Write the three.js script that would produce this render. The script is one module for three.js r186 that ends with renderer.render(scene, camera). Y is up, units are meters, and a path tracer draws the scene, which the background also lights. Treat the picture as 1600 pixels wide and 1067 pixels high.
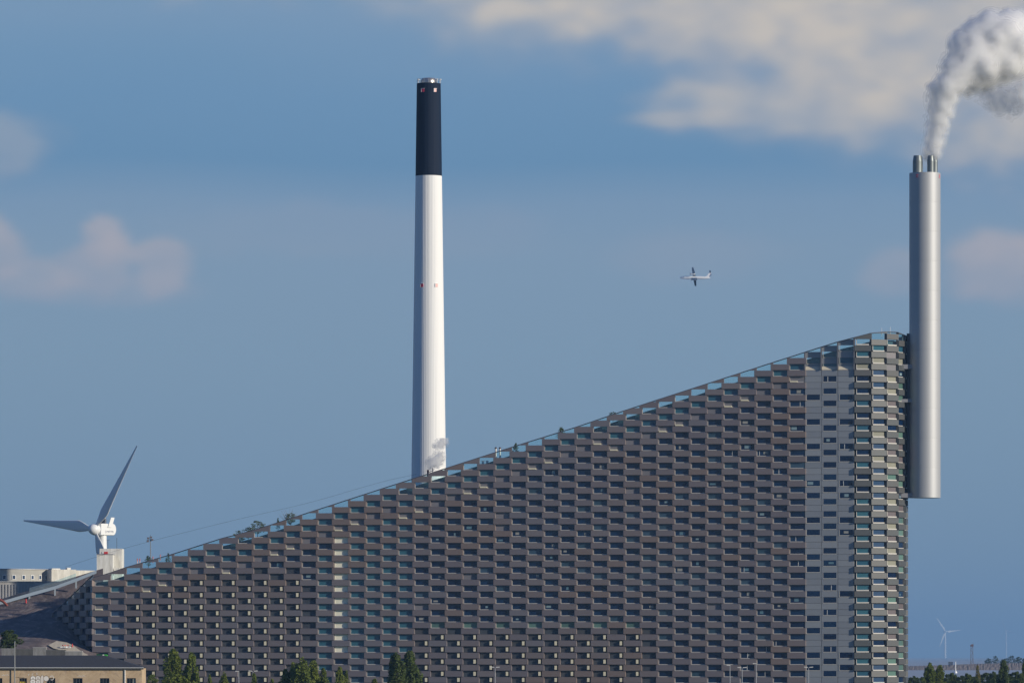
import * as THREE from 'three';
import { mergeGeometries } from 'three/addons/utils/BufferGeometryUtils.js';
import { MarchingCubes } from 'three/addons/objects/MarchingCubes.js';
import { ImprovedNoise } from 'three/addons/math/ImprovedNoise.js';

// ---------------------------------------------------------------- camera, sky, sun, exposure
const D2R = Math.PI / 180, EYE = 10, F = 9285.7, HORIZON = 1026;   // eye height, focal length and horizon row in the photograph's pixels
const scene = new THREE.Scene();
const camera = new THREE.PerspectiveCamera(2 * Math.atan(533.5 / F) / D2R, 1600 / 1067, 5, 150000);
camera.position.set(0, EYE, 0);
camera.setViewOffset(1600, 1067, 0, -(HORIZON - 533.5), 1600, 1067);   // level camera with a rising front
scene.add(camera);
const renderer = new THREE.WebGLRenderer({ antialias: true });
renderer.toneMapping = THREE.LinearToneMapping;
renderer.toneMappingExposure = 1;
renderer.shadowMap.enabled = true;

const SUN_EL = 17 * D2R, SUN_AZ = 62 * D2R;   // from behind the camera's right shoulder
const SUN = new THREE.Vector3(Math.cos(SUN_EL) * Math.sin(SUN_AZ), Math.sin(SUN_EL), Math.cos(SUN_EL) * Math.cos(SUN_AZ));
const sun = new THREE.DirectionalLight(new THREE.Color().setRGB(1, 0.91, 0.76), 4.4);
sun.target.position.set(0, 30, -1300);
sun.position.copy(SUN).multiplyScalar(1500).add(sun.target.position);
sun.castShadow = true;
sun.shadow.radius = 1;
sun.shadow.mapSize.set(4096, 4096);
Object.assign(sun.shadow.camera, { left: -450, right: 450, top: 450, bottom: -450, near: 100, far: 4000 });
scene.add(sun, sun.target);
scene.fog = new THREE.FogExp2(new THREE.Color().setRGB(0.36, 0.64, 1.0), 4.2e-5);

// ---------------------------------------------------------------- small helpers
let seed = 7;
const rnd = () => { seed = (seed + 0x6d2b79f5) | 0; let t = Math.imul(seed ^ (seed >>> 15), 1 | seed); t = (t + Math.imul(t ^ (t >>> 7), 61 | t)) ^ t; return ((t ^ (t >>> 14)) >>> 0) / 4294967296; };
const rr = (a, b) => a + (b - a) * rnd();
const { clamp, smoothstep, lerp } = THREE.MathUtils;
const noise = new ImprovedNoise();
const fbm = (x, y, z, n) => { let s = 0, a = 0.5, t = 0; for (let i = 0; i < n; i++) { s += a * noise.noise(x, y, z); t += a; a *= 0.5; x = x * 2.03 + 7.1; y = y * 2.03 + 3.7; z = z * 2.03 + 1.3; } return s / t; };
const toLin = (c) => { c /= 255; return c <= 0.04045 ? c / 12.92 : ((c + 0.055) / 1.055) ** 2.4; };
const lin = (r, g, b) => [toLin(r), toLin(g), toLin(b)];

// ---------------------------------------------------------------- the sky: air and clouds by direction (degrees right of the view axis, degrees up)
const mix3 = (a, b, t) => [lerp(a[0], b[0], t), lerp(a[1], b[1], t), lerp(a[2], b[2], t)];
const AIR = [[0, 124, 148, 168], [1.2, 126, 151, 172], [2.8, 129, 155, 177], [3.9, 130, 155, 179], [4.35, 124, 152, 180], [4.75, 104, 143, 178], [5.4, 108, 146, 181], [6.4, 120, 153, 184], [8, 106, 144, 182], [14, 66, 110, 166], [22, 52, 94, 156], [50, 38, 76, 140], [90, 32, 66, 126]].map(([e, ...c]) => [e, lin(...c)]);
// banks of cloud: centre, half width, half height, strength, raggedness
const BANKS = [   // the last number is how soft the edge is
  [4.4, 6.0, 3.6, 1.6, 0.85, 0.22, 0.6], [1.9, 6.9, 3.4, 1.35, 0.75, 0.25, 0.6], [0.3, 6.8, 2.5, 1.3, 0.95, 0.38, 0.7], [2.1, 6.0, 1.4, 0.6, 0.5, 0.5, 0.7], [2.9, 6.4, 2.2, 1.2, 0.75, 0.4, 0.6], [2.9, 5.3, 1.9, 0.5, 0.6, 0.5, 0.6], [1.75, 5.17, 0.9, 0.12, 0.55, 0.15, 0.6], [5.6, 5.3, 2.2, 1.3, 0.75, 0.5, 0.6],
  [-4.05, 3.74, 0.42, 0.36, 0.65, 0.85, 0.4], [-3.98, 4.0, 0.25, 0.27, 0.7, 0.8, 0.32], [-4.6, 3.6, 0.55, 0.3, 0.6, 0.6, 0.45], [-5.0, 3.85, 0.36, 0.48, 0.7, 0.8, 0.4], [-3.38, 3.74, 0.27, 0.32, 0.7, 0.8, 0.35], [-3.9, 3.5, 1.1, 0.22, 0.4, 0.5, 0.6],
  [-5.0, 4.85, 0.8, 0.4, 0.4, 0.6, 0.6], [-2.6, 6.6, 1.8, 0.5, 0.5, 0.7, 0.7], [4.75, 3.72, 0.75, 0.44, 0.8, 0.5, 0.5], [3.72, 3.7, 0.45, 0.3, 0.5, 0.5, 0.5], [1.8, 3.85, 1.1, 0.35, 0.25, 0.5, 0.6], [-1.5, 4.1, 2.4, 0.35, 0.2, 0.6, 0.6],
];
function skyAt(a, e) {
  const up = Math.max(e, 0);
  // the lower edge of the blue band wavers a little along the horizon
  const we = up + 0.1 * noise.noise(a * 0.35, 3.3, 0) * smoothstep(up, 1, 4);
  let k = 1;
  while (k < AIR.length - 1 && AIR[k][0] < we) k++;
  let c = mix3(AIR[k - 1][1], AIR[k][1], clamp((we - AIR[k - 1][0]) / (AIR[k][0] - AIR[k - 1][0]), 0, 1));
  // thin veils
  const veil = 0.5 + fbm(a * 0.16, up * 0.75, 9.2, 4) * 1.3;
  c = mix3(c, lin(140, 158, 184), clamp(veil - 0.3, 0, 1) * 0.35 * smoothstep(up, 4.6, 6.5));
  let cover = 0, lit = 0;
  const n1 = fbm(a * 1.1, up * 1.7, 0.5, 5), n2 = fbm(a * 2.6 + 11, up * 3.6, 4.5, 5);
  for (const [ca, ce, w, h, strength, rag, edge] of BANKS) {
    const x = (a - ca) / w, y = (e - ce) / h, d = 1 - Math.sqrt(x * x + y * y) + rag * (0.8 * n1 + 0.45 * n2);
    if (d <= 0) continue;
    const m = strength * smoothstep(d, 0, edge);
    lit = Math.max(lit, m * clamp(ce < 4.5 ? 0.6 + y * 0.4 + n2 * 0.7 : 0.74 + y * 0.12 + n1 * 0.6 + n2 * 0.8, 0, 1));
    cover = 1 - (1 - cover) * (1 - m);
  }
  // open cumulus fields over the rest of the dome, which go on as those in view
  const outside = Math.max(smoothstep(Math.abs(a), 5.5, 9), smoothstep(e, 6.6, 9));
  if (outside > 0 && e > 0) {
    const s = 12 / (3 + e), q = fbm(Math.cos(a * D2R) * 3.1 * s, Math.sin(a * D2R) * 3.1 * s, e * 0.05 * s, 5);
    const m = outside * smoothstep(q, 0.06, 0.5) * 0.35;
    cover = 1 - (1 - cover) * (1 - m);
    lit = Math.max(lit, m * 0.7);
  }
  const low = 1 - smoothstep(e, 4.2, 5.0), warm = mix3(lin(146, 158, 177), mix3(lin(208, 198, 186), lin(184, 176, 180), low), clamp(lit * 1.25, 0, 1));
  return mix3(c, warm, clamp(cover, 0, 1) * 0.92);
}
{
  const W = 4096, H = 4096, data = new Float32Array(W * H * 4), cw = 720, ch = 180, coarse = new Float32Array((cw + 1) * (ch + 1) * 3);
  const below = lin(112, 132, 156);
  for (let j = 0; j <= ch; j++) for (let i = 0; i <= cw; i++) coarse.set(skyAt(i / cw * 360 - 180, j / ch * 90), (j * (cw + 1) + i) * 3);
  for (let row = 0; row < H; row++) {
    const e = (row + 0.5) / H * 180 - 90, near = e < 9.5;
    for (let col = 0; col < W; col++) {
      const o = (row * W + col) * 4;
      let c = below;
      if (e > 0) {
        let a = ((col + 0.5) / W - 0.5) * 360 + 90;
        if (a > 180) a -= 360;
        if (near && Math.abs(a) < 9) c = skyAt(a, e);
        else {
          const x = (a + 180) / 360 * cw, y = e / 90 * ch, i = Math.min(cw - 1, x | 0), j = Math.min(ch - 1, y | 0), u = x - i, v = y - j, p = (j * (cw + 1) + i) * 3, q = p + (cw + 1) * 3;
          c = [0, 1, 2].map((k) => lerp(lerp(coarse[p + k], coarse[p + 3 + k], u), lerp(coarse[q + k], coarse[q + 3 + k], u), v));
        }
      }
      data[o] = c[0]; data[o + 1] = c[1]; data[o + 2] = c[2]; data[o + 3] = 1;
    }
  }
  const sky = new THREE.DataTexture(data, W, H, THREE.RGBAFormat, THREE.FloatType);
  sky.mapping = THREE.EquirectangularReflectionMapping;
  sky.magFilter = THREE.LinearFilter;
  sky.needsUpdate = true;
  scene.background = sky;
  scene.environment = sky;
}

// ---------------------------------------------------------------- naming, placing, merging
const used = new Map();
function numbered(name) { const n = used.get(name) ?? 0; used.set(name, n + 1); return n ? name + '_' + String(n).padStart(3, '0') : name; }
const at = (px, py, d) => new THREE.Vector3((px - 800) * d / F, EYE + (HORIZON - py) * d / F, -d);   // where a sight line stands at a distance
const size = (px, d) => px * d / F;
function mark(o, label, category, group, kind) {
  if (label) o.userData.label = label;
  if (category) o.userData.category = category;
  if (group) o.userData.group = group;
  if (kind) o.userData.kind = kind;
  return o;
}
function thing(name, label, category, pos = [0, 0, 0], turn = 0, group) {
  const g = new THREE.Group();
  g.name = numbered(name);
  g.position.set(...(pos.isVector3 ? pos.toArray() : pos));
  g.rotation.y = turn;
  scene.add(g);
  return mark(g, label, category, group);
}
function part(name, geo, mat, parent, kind) {
  const m = new THREE.Mesh(Array.isArray(geo) ? merge(geo) : geo, mat);
  m.name = parent === scene ? numbered(name) : name;
  m.castShadow = m.receiveShadow = true;
  if (kind) m.userData.kind = kind;
  parent.add(m);
  return m;
}
function plain(g) {   // position, normal, uv (and colour if there) without an index, so that any two can be joined
  const o = g.index ? g.toNonIndexed() : g;
  for (const k of Object.keys(o.attributes)) if (!['position', 'normal', 'uv', 'color'].includes(k)) o.deleteAttribute(k);
  if (!o.attributes.normal) o.computeVertexNormals();
  if (!o.attributes.uv) o.setAttribute('uv', new THREE.BufferAttribute(new Float32Array(o.attributes.position.count * 2), 2));
  return o;
}
const merge = (list) => { const all = list.map(plain); return all.length === 1 ? all[0] : mergeGeometries(all); };
const M4 = (x, y, z, ry = 0, rx = 0, rz = 0) => new THREE.Matrix4().compose(new THREE.Vector3(x, y, z), new THREE.Quaternion().setFromEuler(new THREE.Euler(rx, ry, rz, 'YXZ')), new THREE.Vector3(1, 1, 1));
const box = (w, h, d, x = 0, y = 0, z = 0, ry = 0, rx = 0, rz = 0) => new THREE.BoxGeometry(w, h, d).applyMatrix4(M4(x, y, z, ry, rx, rz));
const cyl = (r0, r1, h, x, y, z, n = 12, open = false) => new THREE.CylinderGeometry(r1, r0, h, n, 1, open).translate(x, y + h / 2, z);
function bar(a, b, r0, r1 = r0, n = 6) {
  const A = new THREE.Vector3(...a), B = new THREE.Vector3(...b), v = B.clone().sub(A), g = new THREE.CylinderGeometry(r1, r0, v.length(), n);
  g.applyQuaternion(new THREE.Quaternion().setFromUnitVectors(new THREE.Vector3(0, 1, 0), v.normalize()));
  return g.translate((A.x + B.x) / 2, (A.y + B.y) / 2, (A.z + B.z) / 2);
}
function tris(list, metres = 1) {   // flat triangles [[x,y,z] x 3], uv from the plane they mostly face
  const p = new Float32Array(list.length * 9), uv = new Float32Array(list.length * 6);
  list.forEach((t, i) => {
    const [a, b, c] = t, nx = (b[1] - a[1]) * (c[2] - a[2]) - (b[2] - a[2]) * (c[1] - a[1]), ny = (b[2] - a[2]) * (c[0] - a[0]) - (b[0] - a[0]) * (c[2] - a[2]), nz = (b[0] - a[0]) * (c[1] - a[1]) - (b[1] - a[1]) * (c[0] - a[0]);
    t.forEach((v, k) => {
      p.set(v, i * 9 + k * 3);
      const A = Math.abs(nx), B = Math.abs(ny), C = Math.abs(nz), w = B >= A && B >= C ? [v[0], v[2]] : A > C ? [v[2], v[1]] : [v[0], v[1]];
      uv.set([w[0] / metres, w[1] / metres], i * 6 + k * 2);
    });
  });
  const g = new THREE.BufferGeometry();
  g.setAttribute('position', new THREE.BufferAttribute(p, 3));
  g.setAttribute('uv', new THREE.BufferAttribute(uv, 2));
  g.computeVertexNormals();
  return g;
}
const quad = (a, b, c, d) => [[a, b, c], [a, c, d]];
function prism(poly, z0, z1, inset = 0) {   // convex outline (counter-clockwise, x-y) from z0 out to z1, drawn in by inset at the front
  const cx = poly.reduce((s, p) => s + p[0], 0) / poly.length, cy = poly.reduce((s, p) => s + p[1], 0) / poly.length, n = poly.length;
  const hw = Math.max(...poly.map((p) => Math.abs(p[0] - cx))), hh = Math.max(...poly.map((p) => Math.abs(p[1] - cy)));
  const back = poly.map(([x, y]) => [x, y, z0]), front = poly.map(([x, y]) => [cx + (x - cx) * (1 - inset / hw), cy + (y - cy) * (1 - 0.35 * inset / hh), z1]), t = [];
  for (let i = 1; i < n - 1; i++) { t.push([front[0], front[i], front[i + 1]]); t.push([back[0], back[i + 1], back[i]]); }
  for (let i = 0; i < n; i++) { const j = (i + 1) % n; t.push(...quad(back[i], back[j], front[j], front[i])); }
  return tris(t);
}
function tint(g, c) {
  const n = g.attributes.position.count, a = new Float32Array(n * 3);
  for (let i = 0; i < n; i++) a.set(c, i * 3);
  g.setAttribute('color', new THREE.BufferAttribute(a, 3));
  return g;
}
const mat = (r, g, b, roughness = 0.85, metalness = 0, more = {}) => new THREE.MeshStandardMaterial({ color: new THREE.Color().setRGB(r, g, b), roughness, metalness, ...more });
const phys = (r, g, b, more) => new THREE.MeshPhysicalMaterial({ color: new THREE.Color().setRGB(r, g, b), ...more });
function texture(n, f, srgb = true, h = n) {   // f(u, v) -> sRGB 0..255 colour or one number
  const data = new Uint8Array(n * h * 4);
  for (let j = 0; j < h; j++) for (let i = 0; i < n; i++) { const c = f(i / n, j / h), o = (j * n + i) * 4; for (let k = 0; k < 3; k++) data[o + k] = clamp(c.length ? c[k] : c, 0, 255); data[o + 3] = 255; }
  const t = new THREE.DataTexture(data, n, h);
  t.wrapS = t.wrapT = THREE.RepeatWrapping;
  t.magFilter = THREE.LinearFilter;
  if (srgb) t.colorSpace = THREE.SRGBColorSpace;
  t.needsUpdate = true;
  return t;
}
// noise that repeats without a seam
const tile = (u, v, s, n, z = 0) => { const a = u * 2 * Math.PI, b = v * 2 * Math.PI, r = s / (2 * Math.PI); return fbm(Math.cos(a) * r + 20, Math.sin(a) * r + Math.cos(b) * r + 40, Math.sin(b) * r + z, n); };

// ---------------------------------------------------------------- materials
const stain = texture(256, (u, v) => { const n = tile(u, v, 5, 5), m = tile(u, v, 18, 3, 8); return [215 + 40 * n + 26 * m, 213 + 42 * n + 26 * m, 208 + 46 * n + 24 * m]; });
const rough = texture(256, (u, v) => 128 + 190 * tile(u, v, 22, 5, 3), false);
const MAT = {
  sill: mat(0.54, 0.52, 0.48, 0.6), steel: mat(0.4, 0.42, 0.45, 0.5, 0.5), darkSteel: mat(0.07, 0.075, 0.09, 0.55, 0.3), white: mat(0.78, 0.78, 0.76, 0.5), wood: mat(0.09, 0.065, 0.045, 0.95), red: mat(0.55, 0.03, 0.035, 0.6),
  concrete: mat(1, 1, 0.97, 0.9, 0, { map: stain }), cream: mat(0.72, 0.66, 0.48, 0.8), orange: mat(0.62, 0.16, 0.1, 0.7),
  clear: phys(0.84, 0.95, 0.96, { transmission: 1, thickness: 0, roughness: 0.02, ior: 1.5 }),
};

// ---------------------------------------------------------------- ground and water
const grassMap = texture(512, (u, v) => { const n = tile(u, v, 9, 5), m = tile(u, v, 40, 3, 5); return [74 + 40 * n + 30 * m, 84 + 36 * n + 26 * m, 58 + 26 * n + 18 * m]; });
grassMap.repeat.set(140, 60);
mark(part('ground', new THREE.PlaneGeometry(5600, 2500).rotateX(-Math.PI / 2).translate(0, 1, -950), mat(1, 1, 1, 0.95, 0, { map: grassMap }), scene), 'flat grassy ground that the building and trees stand on', 'ground', null, 'structure');
const waves = texture(512, (u, v) => 128 + 150 * tile(u, v, 26, 5, 2), false);
waves.repeat.set(900, 900);
mark(part('water', new THREE.PlaneGeometry(60000, 80000).rotateX(-Math.PI / 2).translate(0, 0, -38000), phys(0.36, 0.38, 0.4, { roughness: 0.45, specularIntensity: 0.6, bumpMap: waves, bumpScale: 0.06 }), scene), 'pale calm sea that reaches out to the hazy horizon', 'sea', null, 'structure');

// ================================================================ THE BUILDING: long sloping block clad with rows of metal boxes
const PITCH = 3.582, ROW = 1.3287, Y0 = 71.36, WIN = 2.94, BOXW = 4.2, DEPTH = 0.5;
const P0 = at(1337.8, HORIZON, 1285).setY(0), YAW = -8.58 * D2R, EX = [Math.cos(YAW), -Math.sin(YAW)];   // local x runs right along the facade, local z out of it
const plant = thing('power_plant', 'long grey-brown sloping building clad with staggered metal boxes and windows', 'building', P0, YAW);
const world = (x, z = 0) => { const c = Math.cos(YAW), s = Math.sin(YAW); return [P0.x + x * c + z * s, P0.z - x * s + z * c]; };
const pxOf = (x, z = 0) => { const w = world(x, z); return 800 + F * w[0] / -w[1]; };
const ROOF = [[60, 905], [150, 903], [196, 887], [270, 866], [345, 842], [400, 828], [600, 763], [816, 694], [900, 668], [982, 640], [1200, 569.5], [1259, 550.6], [1308, 535], [1362, 521], [1383, 519], [1402, 519.5], [1418, 526], [1440, 540]];
function roofY(x, z = 0) {
  const px = pxOf(x, z), d = -world(x, z)[1];
  let k = 1;
  while (k < ROOF.length - 1 && ROOF[k][0] < px) k++;
  const [x0, y0] = ROOF[k - 1], [x1, y1] = ROOF[k], py = lerp(y0, y1, clamp((px - x0) / (x1 - x0), 0, 1));
  return EYE + (HORIZON - py) * d / F;
}
const rowY = (r) => Y0 - r * ROW;
// a wall of cells: each column has its own place, heading, roof line
const columns = [];
for (let c = 1; c <= 47; c++) columns.push({ c, wall: 'main', x: -c * PITCH + WIN / 2, z: 0, turn: 0 });
const arc = [];
{
  let x = -0.32, z = 0;
  [14, 32, 51, 70, 88, 106, 106].forEach((b, k) => {
    const dx = Math.cos(b * D2R), dz = -Math.sin(b * D2R);
    arc.push([x, z]);
    columns.push({ c: -k, wall: 'corner', x: x + dx * PITCH / 2, z: z + dz * PITCH / 2, turn: b * D2R });
    x += dx * PITCH; z += dz * PITCH;
  });
  arc.push([x, z]);
}
// the end wall turns back at the left and comes down to meet the slope
const END_X = -47 * PITCH - 0.32, END_TURN = -(65 - 8.58) * D2R, END_N = 8;
for (let k = 0; k < END_N; k++) columns.push({ c: 48 + k, wall: 'end', x: END_X - Math.cos(END_TURN) * PITCH * (k + 0.5), z: Math.sin(END_TURN) * PITCH * (k + 0.5), turn: END_TURN, k });
const endTop = (t) => lerp(28.0, 18.4, t);   // roof height along the end wall, 0 at the front corner

const TONES = [[0.215, 0.166, 0.15], [0.2, 0.166, 0.164], [0.195, 0.166, 0.172], [0.208, 0.18, 0.184], [0.182, 0.158, 0.17], [0.188, 0.172, 0.188]];
const metal = (c) => mat(...c, 0.5, 0.25);
const boxMats = TONES.map(metal), cornerMats = [[0.094, 0.099, 0.102], [0.086, 0.094, 0.099], [0.102, 0.104, 0.106]].map(metal);   // the round corner boxes take darker, greyer tones
// the weathered metal runs from copper-brown to grey in loose patches over the facade
const toneAt = (x, y) => Math.floor(clamp(2.9 - 5.5 * noise.noise(x * 0.035 + 4.2, y * 0.06, 2.5) - 2.2 * noise.noise(x * 0.15, y * 0.3, 7.5) + rr(-1.7, 1.7), 0, TONES.length - 0.01));
const flushMats = [[0.29, 0.305, 0.33], [0.31, 0.325, 0.345], [0.27, 0.285, 0.31]].map((c) => mat(...c, 0.45, 0.3));
const GLASS = { dark: [[0.002, 0.014, 0.05], [0.003, 0.018, 0.06], [0.002, 0.011, 0.042], [0.004, 0.024, 0.072]], teal: [[0.03, 0.115, 0.165], [0.036, 0.125, 0.17], [0.025, 0.095, 0.15]], reflection: [[0.04, 0.08, 0.125], [0.03, 0.065, 0.1]], louvre: [[0.055, 0.065, 0.078], [0.048, 0.055, 0.07], [0.062, 0.065, 0.072]], panel: [[0.2, 0.19, 0.205], [0.18, 0.175, 0.19]], lit: [[0.88, 0.84, 0.66]], blue: [[0.035, 0.075, 0.15], [0.045, 0.085, 0.16]], green: [[0.11, 0.2, 0.17], [0.08, 0.15, 0.13]], mauve: [[0.12, 0.1, 0.11]], olive: [[0.25, 0.25, 0.2]] };  // grey-blue panes carry a painted reflection; lit is cream blinds with sunlight painted in
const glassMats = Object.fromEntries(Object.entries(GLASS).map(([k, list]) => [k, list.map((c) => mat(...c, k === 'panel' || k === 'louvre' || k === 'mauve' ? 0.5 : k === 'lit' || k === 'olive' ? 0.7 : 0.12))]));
const pick = (list) => list[Math.floor(rnd() * list.length)];

const flushWindow = new Set(['4', '8', '12', '14', '18', '20', '24', '26', '30', '32', '36', '40', '42', '46', '48'].map((r) => '3,' + r).concat(['4', '8', '12', '14', '18', '20', '24', '26', '36', '46', '48'].map((r) => '1,' + r)));
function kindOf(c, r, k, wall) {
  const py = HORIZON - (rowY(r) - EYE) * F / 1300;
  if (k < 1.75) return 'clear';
  if (wall === 'end') return rnd() < 0.3 ? 'reflection' : 'dark';
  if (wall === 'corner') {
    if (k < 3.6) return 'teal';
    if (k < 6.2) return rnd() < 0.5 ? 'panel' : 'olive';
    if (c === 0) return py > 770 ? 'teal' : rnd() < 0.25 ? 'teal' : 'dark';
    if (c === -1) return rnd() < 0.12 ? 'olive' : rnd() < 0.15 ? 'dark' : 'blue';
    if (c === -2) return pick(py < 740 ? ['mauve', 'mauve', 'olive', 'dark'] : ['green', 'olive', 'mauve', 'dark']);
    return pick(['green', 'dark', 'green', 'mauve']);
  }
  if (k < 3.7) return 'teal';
  if (k < 5.7) return (c & 3) === 0 || (c & 3) === 3 ? 'sun_strip' : 'panel';
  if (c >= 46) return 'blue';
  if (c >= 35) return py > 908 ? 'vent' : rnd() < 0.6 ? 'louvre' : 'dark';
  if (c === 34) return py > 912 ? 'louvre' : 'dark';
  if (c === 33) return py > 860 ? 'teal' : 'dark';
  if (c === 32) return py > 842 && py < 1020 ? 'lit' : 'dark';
  if (c >= 28) return py > 1030 ? 'reflection' : 'teal';
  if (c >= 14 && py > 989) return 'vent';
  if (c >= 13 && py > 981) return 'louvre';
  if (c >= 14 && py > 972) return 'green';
  if (c >= 5 && c <= 17 && py > 770 && py < 920) return rnd() < 0.42 ? 'reflection' : 'dark';
  if (c < 13 && py > 985 && py < 1004) return rnd() < 0.5 ? 'reflection' : 'dark';
  return rnd() < 0.06 ? 'reflection' : rnd() < 0.03 ? 'panel' : 'dark';
}
// cut an outline by the straight roof line y = a + b x
function below(poly, a, b) {
  const out = [];
  poly.forEach((p, i) => {
    const q = poly[(i + 1) % poly.length], dp = a + b * p[0] - p[1], dq = a + b * q[0] - q[1];
    if (dp >= 0) out.push(p);
    if ((dp > 0 && dq < 0) || (dp < 0 && dq > 0)) { const t = dp / (dp - dq); out.push([lerp(p[0], q[0], t), lerp(p[1], q[1], t)]); }
  });
  return out.length > 2 ? out : null;
}
const rect = (w, h) => [[-w / 2, -h / 2], [w / 2, -h / 2], [w / 2, h / 2], [-w / 2, h / 2]];
const wholeBox = prism(rect(BOXW, ROW - 0.02), -0.12, DEPTH, 0.12), cornerBox = prism(rect(3.95, ROW - 0.02), -0.12, DEPTH, 0.14), flushPanel = prism(rect(PITCH - 0.012, ROW - 0.012), -0.1, 0.04, 0.07), wholePane = prism(rect(WIN + 0.5, ROW), -0.06, 0, 0), cornerPane = prism(rect(2.9, ROW), -0.06, 0, 0);
const frameGeo = (w) => merge([box(w, 0.12, 0.1, 0, -ROW / 2 + 0.07, 0.052), box(0.09, ROW - 0.13, 0.09, -w / 2 + 0.045, 0.062, 0.047)]);
const frameMain = frameGeo(WIN), frameCorner = merge([box(2.75, 0.26, 0.34, 0, -ROW / 2 + 0.14, 0.172), box(0.12, ROW - 0.21, 0.09, -1.3, 0.1, 0.047)]), ventGeo = box(0.5, 0.86, 0.5, 1.02, 0.02, 0.252), sunStripGeo = box(1.6, 0.3, 0.44, -0.6, -0.47, 0.222);
const jambGeo = merge([-1, 1].map((k) => box(0.3, ROW - 0.02, 0.1, k * 1.635, 0, -0.008)));
const boxes = [], windows = [], flush = [], rail = [];
for (const col of columns) {
  const { c, wall, x, z, turn } = col, w = wall === 'corner' ? 3.95 : BOXW, dx = Math.cos(turn), dz = -Math.sin(turn);
  let left, right;
  if (wall === 'end') { left = endTop((col.k + 1) / END_N); right = endTop(col.k / END_N); }
  else { left = roofY(x - dx * PITCH / 2, z - dz * PITCH / 2); right = roofY(x + dx * PITCH / 2, z + dz * PITCH / 2); }
  const top = (left + right) / 2, slope = (right - left) / PITCH, seat = M4(x, 0, z, turn);
  rail.push([col, left, right]);
  const far = Math.abs(world(x, z)[1]);
  for (let r = Math.floor((Y0 - top) / ROW) - 1; rowY(r) > 0.6; r++) {
    const y = rowY(r), k = (top - y) / ROW, isBox = ((c + r) & 1) === 0, terrace = wall === 'main' && c <= 3 && c >= 1, place = seat.clone().multiply(M4(0, y, terrace && r < 0 ? -0.6 : 0));
    const fits = top - Math.abs(slope) * w / 2 - y > ROW / 2;
    if (terrace && !(((c === 2 && !isBox) || flushWindow.has(c + ',' + r)) && r >= 0) && !(r < 0 && !isBox)) {   // flush panels of the recess
      let geo = flushPanel;
      if (!fits) { const p = below(rect(PITCH - 0.06, ROW - 0.06), top - y, slope); if (!p) continue; geo = prism(p, -0.1, 0.04, 0); }
      flush.push({ geo, place, mat: pick(flushMats), far: -y });
      continue;
    }
    if (isBox) {
      const shift = wall === 'end' ? 0 : 0;
      let geo = wall === 'corner' ? cornerBox : wholeBox;
      if (!fits) { const p = below(rect(w, ROW - 0.02), top - y, slope); if (!p) continue; geo = prism(p, -0.12, DEPTH, 0.02); }
      boxes.push({ geo, place, wall, tone: toneAt(x, y), mat: wall === 'corner' ? pick(cornerMats) : null, far: far + shift + (fits ? 0 : -40) - y * 0.01 });
    } else {
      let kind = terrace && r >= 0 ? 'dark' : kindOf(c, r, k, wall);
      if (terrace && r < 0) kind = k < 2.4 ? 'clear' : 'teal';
      let geo = wall === 'corner' ? cornerPane : wholePane, cut = false;
      if (!fits) { const p = below(rect(wall === 'corner' ? 2.9 : WIN + 0.5, ROW), top - y, slope); if (!p) continue; geo = prism(p, -0.06, 0, 0); cut = true; }
      windows.push({ geo, place, wall, kind, cut, terrace, far: far - (kind === 'clear' ? 1000 : kind === 'sun_strip' ? 500 : 0) - y * 0.01 });
    }
  }
}
const byNear = (a, b) => a.far - b.far, LIMIT = 300;
const put = (m, place) => { m.applyMatrix4(place); return m; };
// boxes: the nearest one by one, the rest joined
const mainBoxes = boxes.filter((b) => b.wall !== 'corner').sort(byNear), restBoxes = [];
mainBoxes.forEach((b, i) => {
  if (i < LIMIT) put(part('cladding_box', b.geo, b.mat ?? boxMats[b.tone], plant), b.place);
  else restBoxes.push(tint(b.geo.clone().applyMatrix4(b.place), TONES[b.tone]));
});
part('cladding', restBoxes, mat(1, 1, 1, 0.5, 0.25, { vertexColors: true }), plant, 'stuff');
boxes.filter((b) => b.wall === 'corner').forEach((b) => put(part('corner_box', b.geo, b.mat, plant), b.place));
flush.sort(byNear).forEach((b) => put(part('flush_panel', b.geo, b.mat, plant), b.place));
part('joint_backing', box(3 * PITCH - 0.1, rowY(-0.5), 0.04, -1.5 * PITCH - 0.32, rowY(-0.5) / 2, -0.13), mat(0.4, 0.41, 0.42, 0.7), plant);
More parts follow.
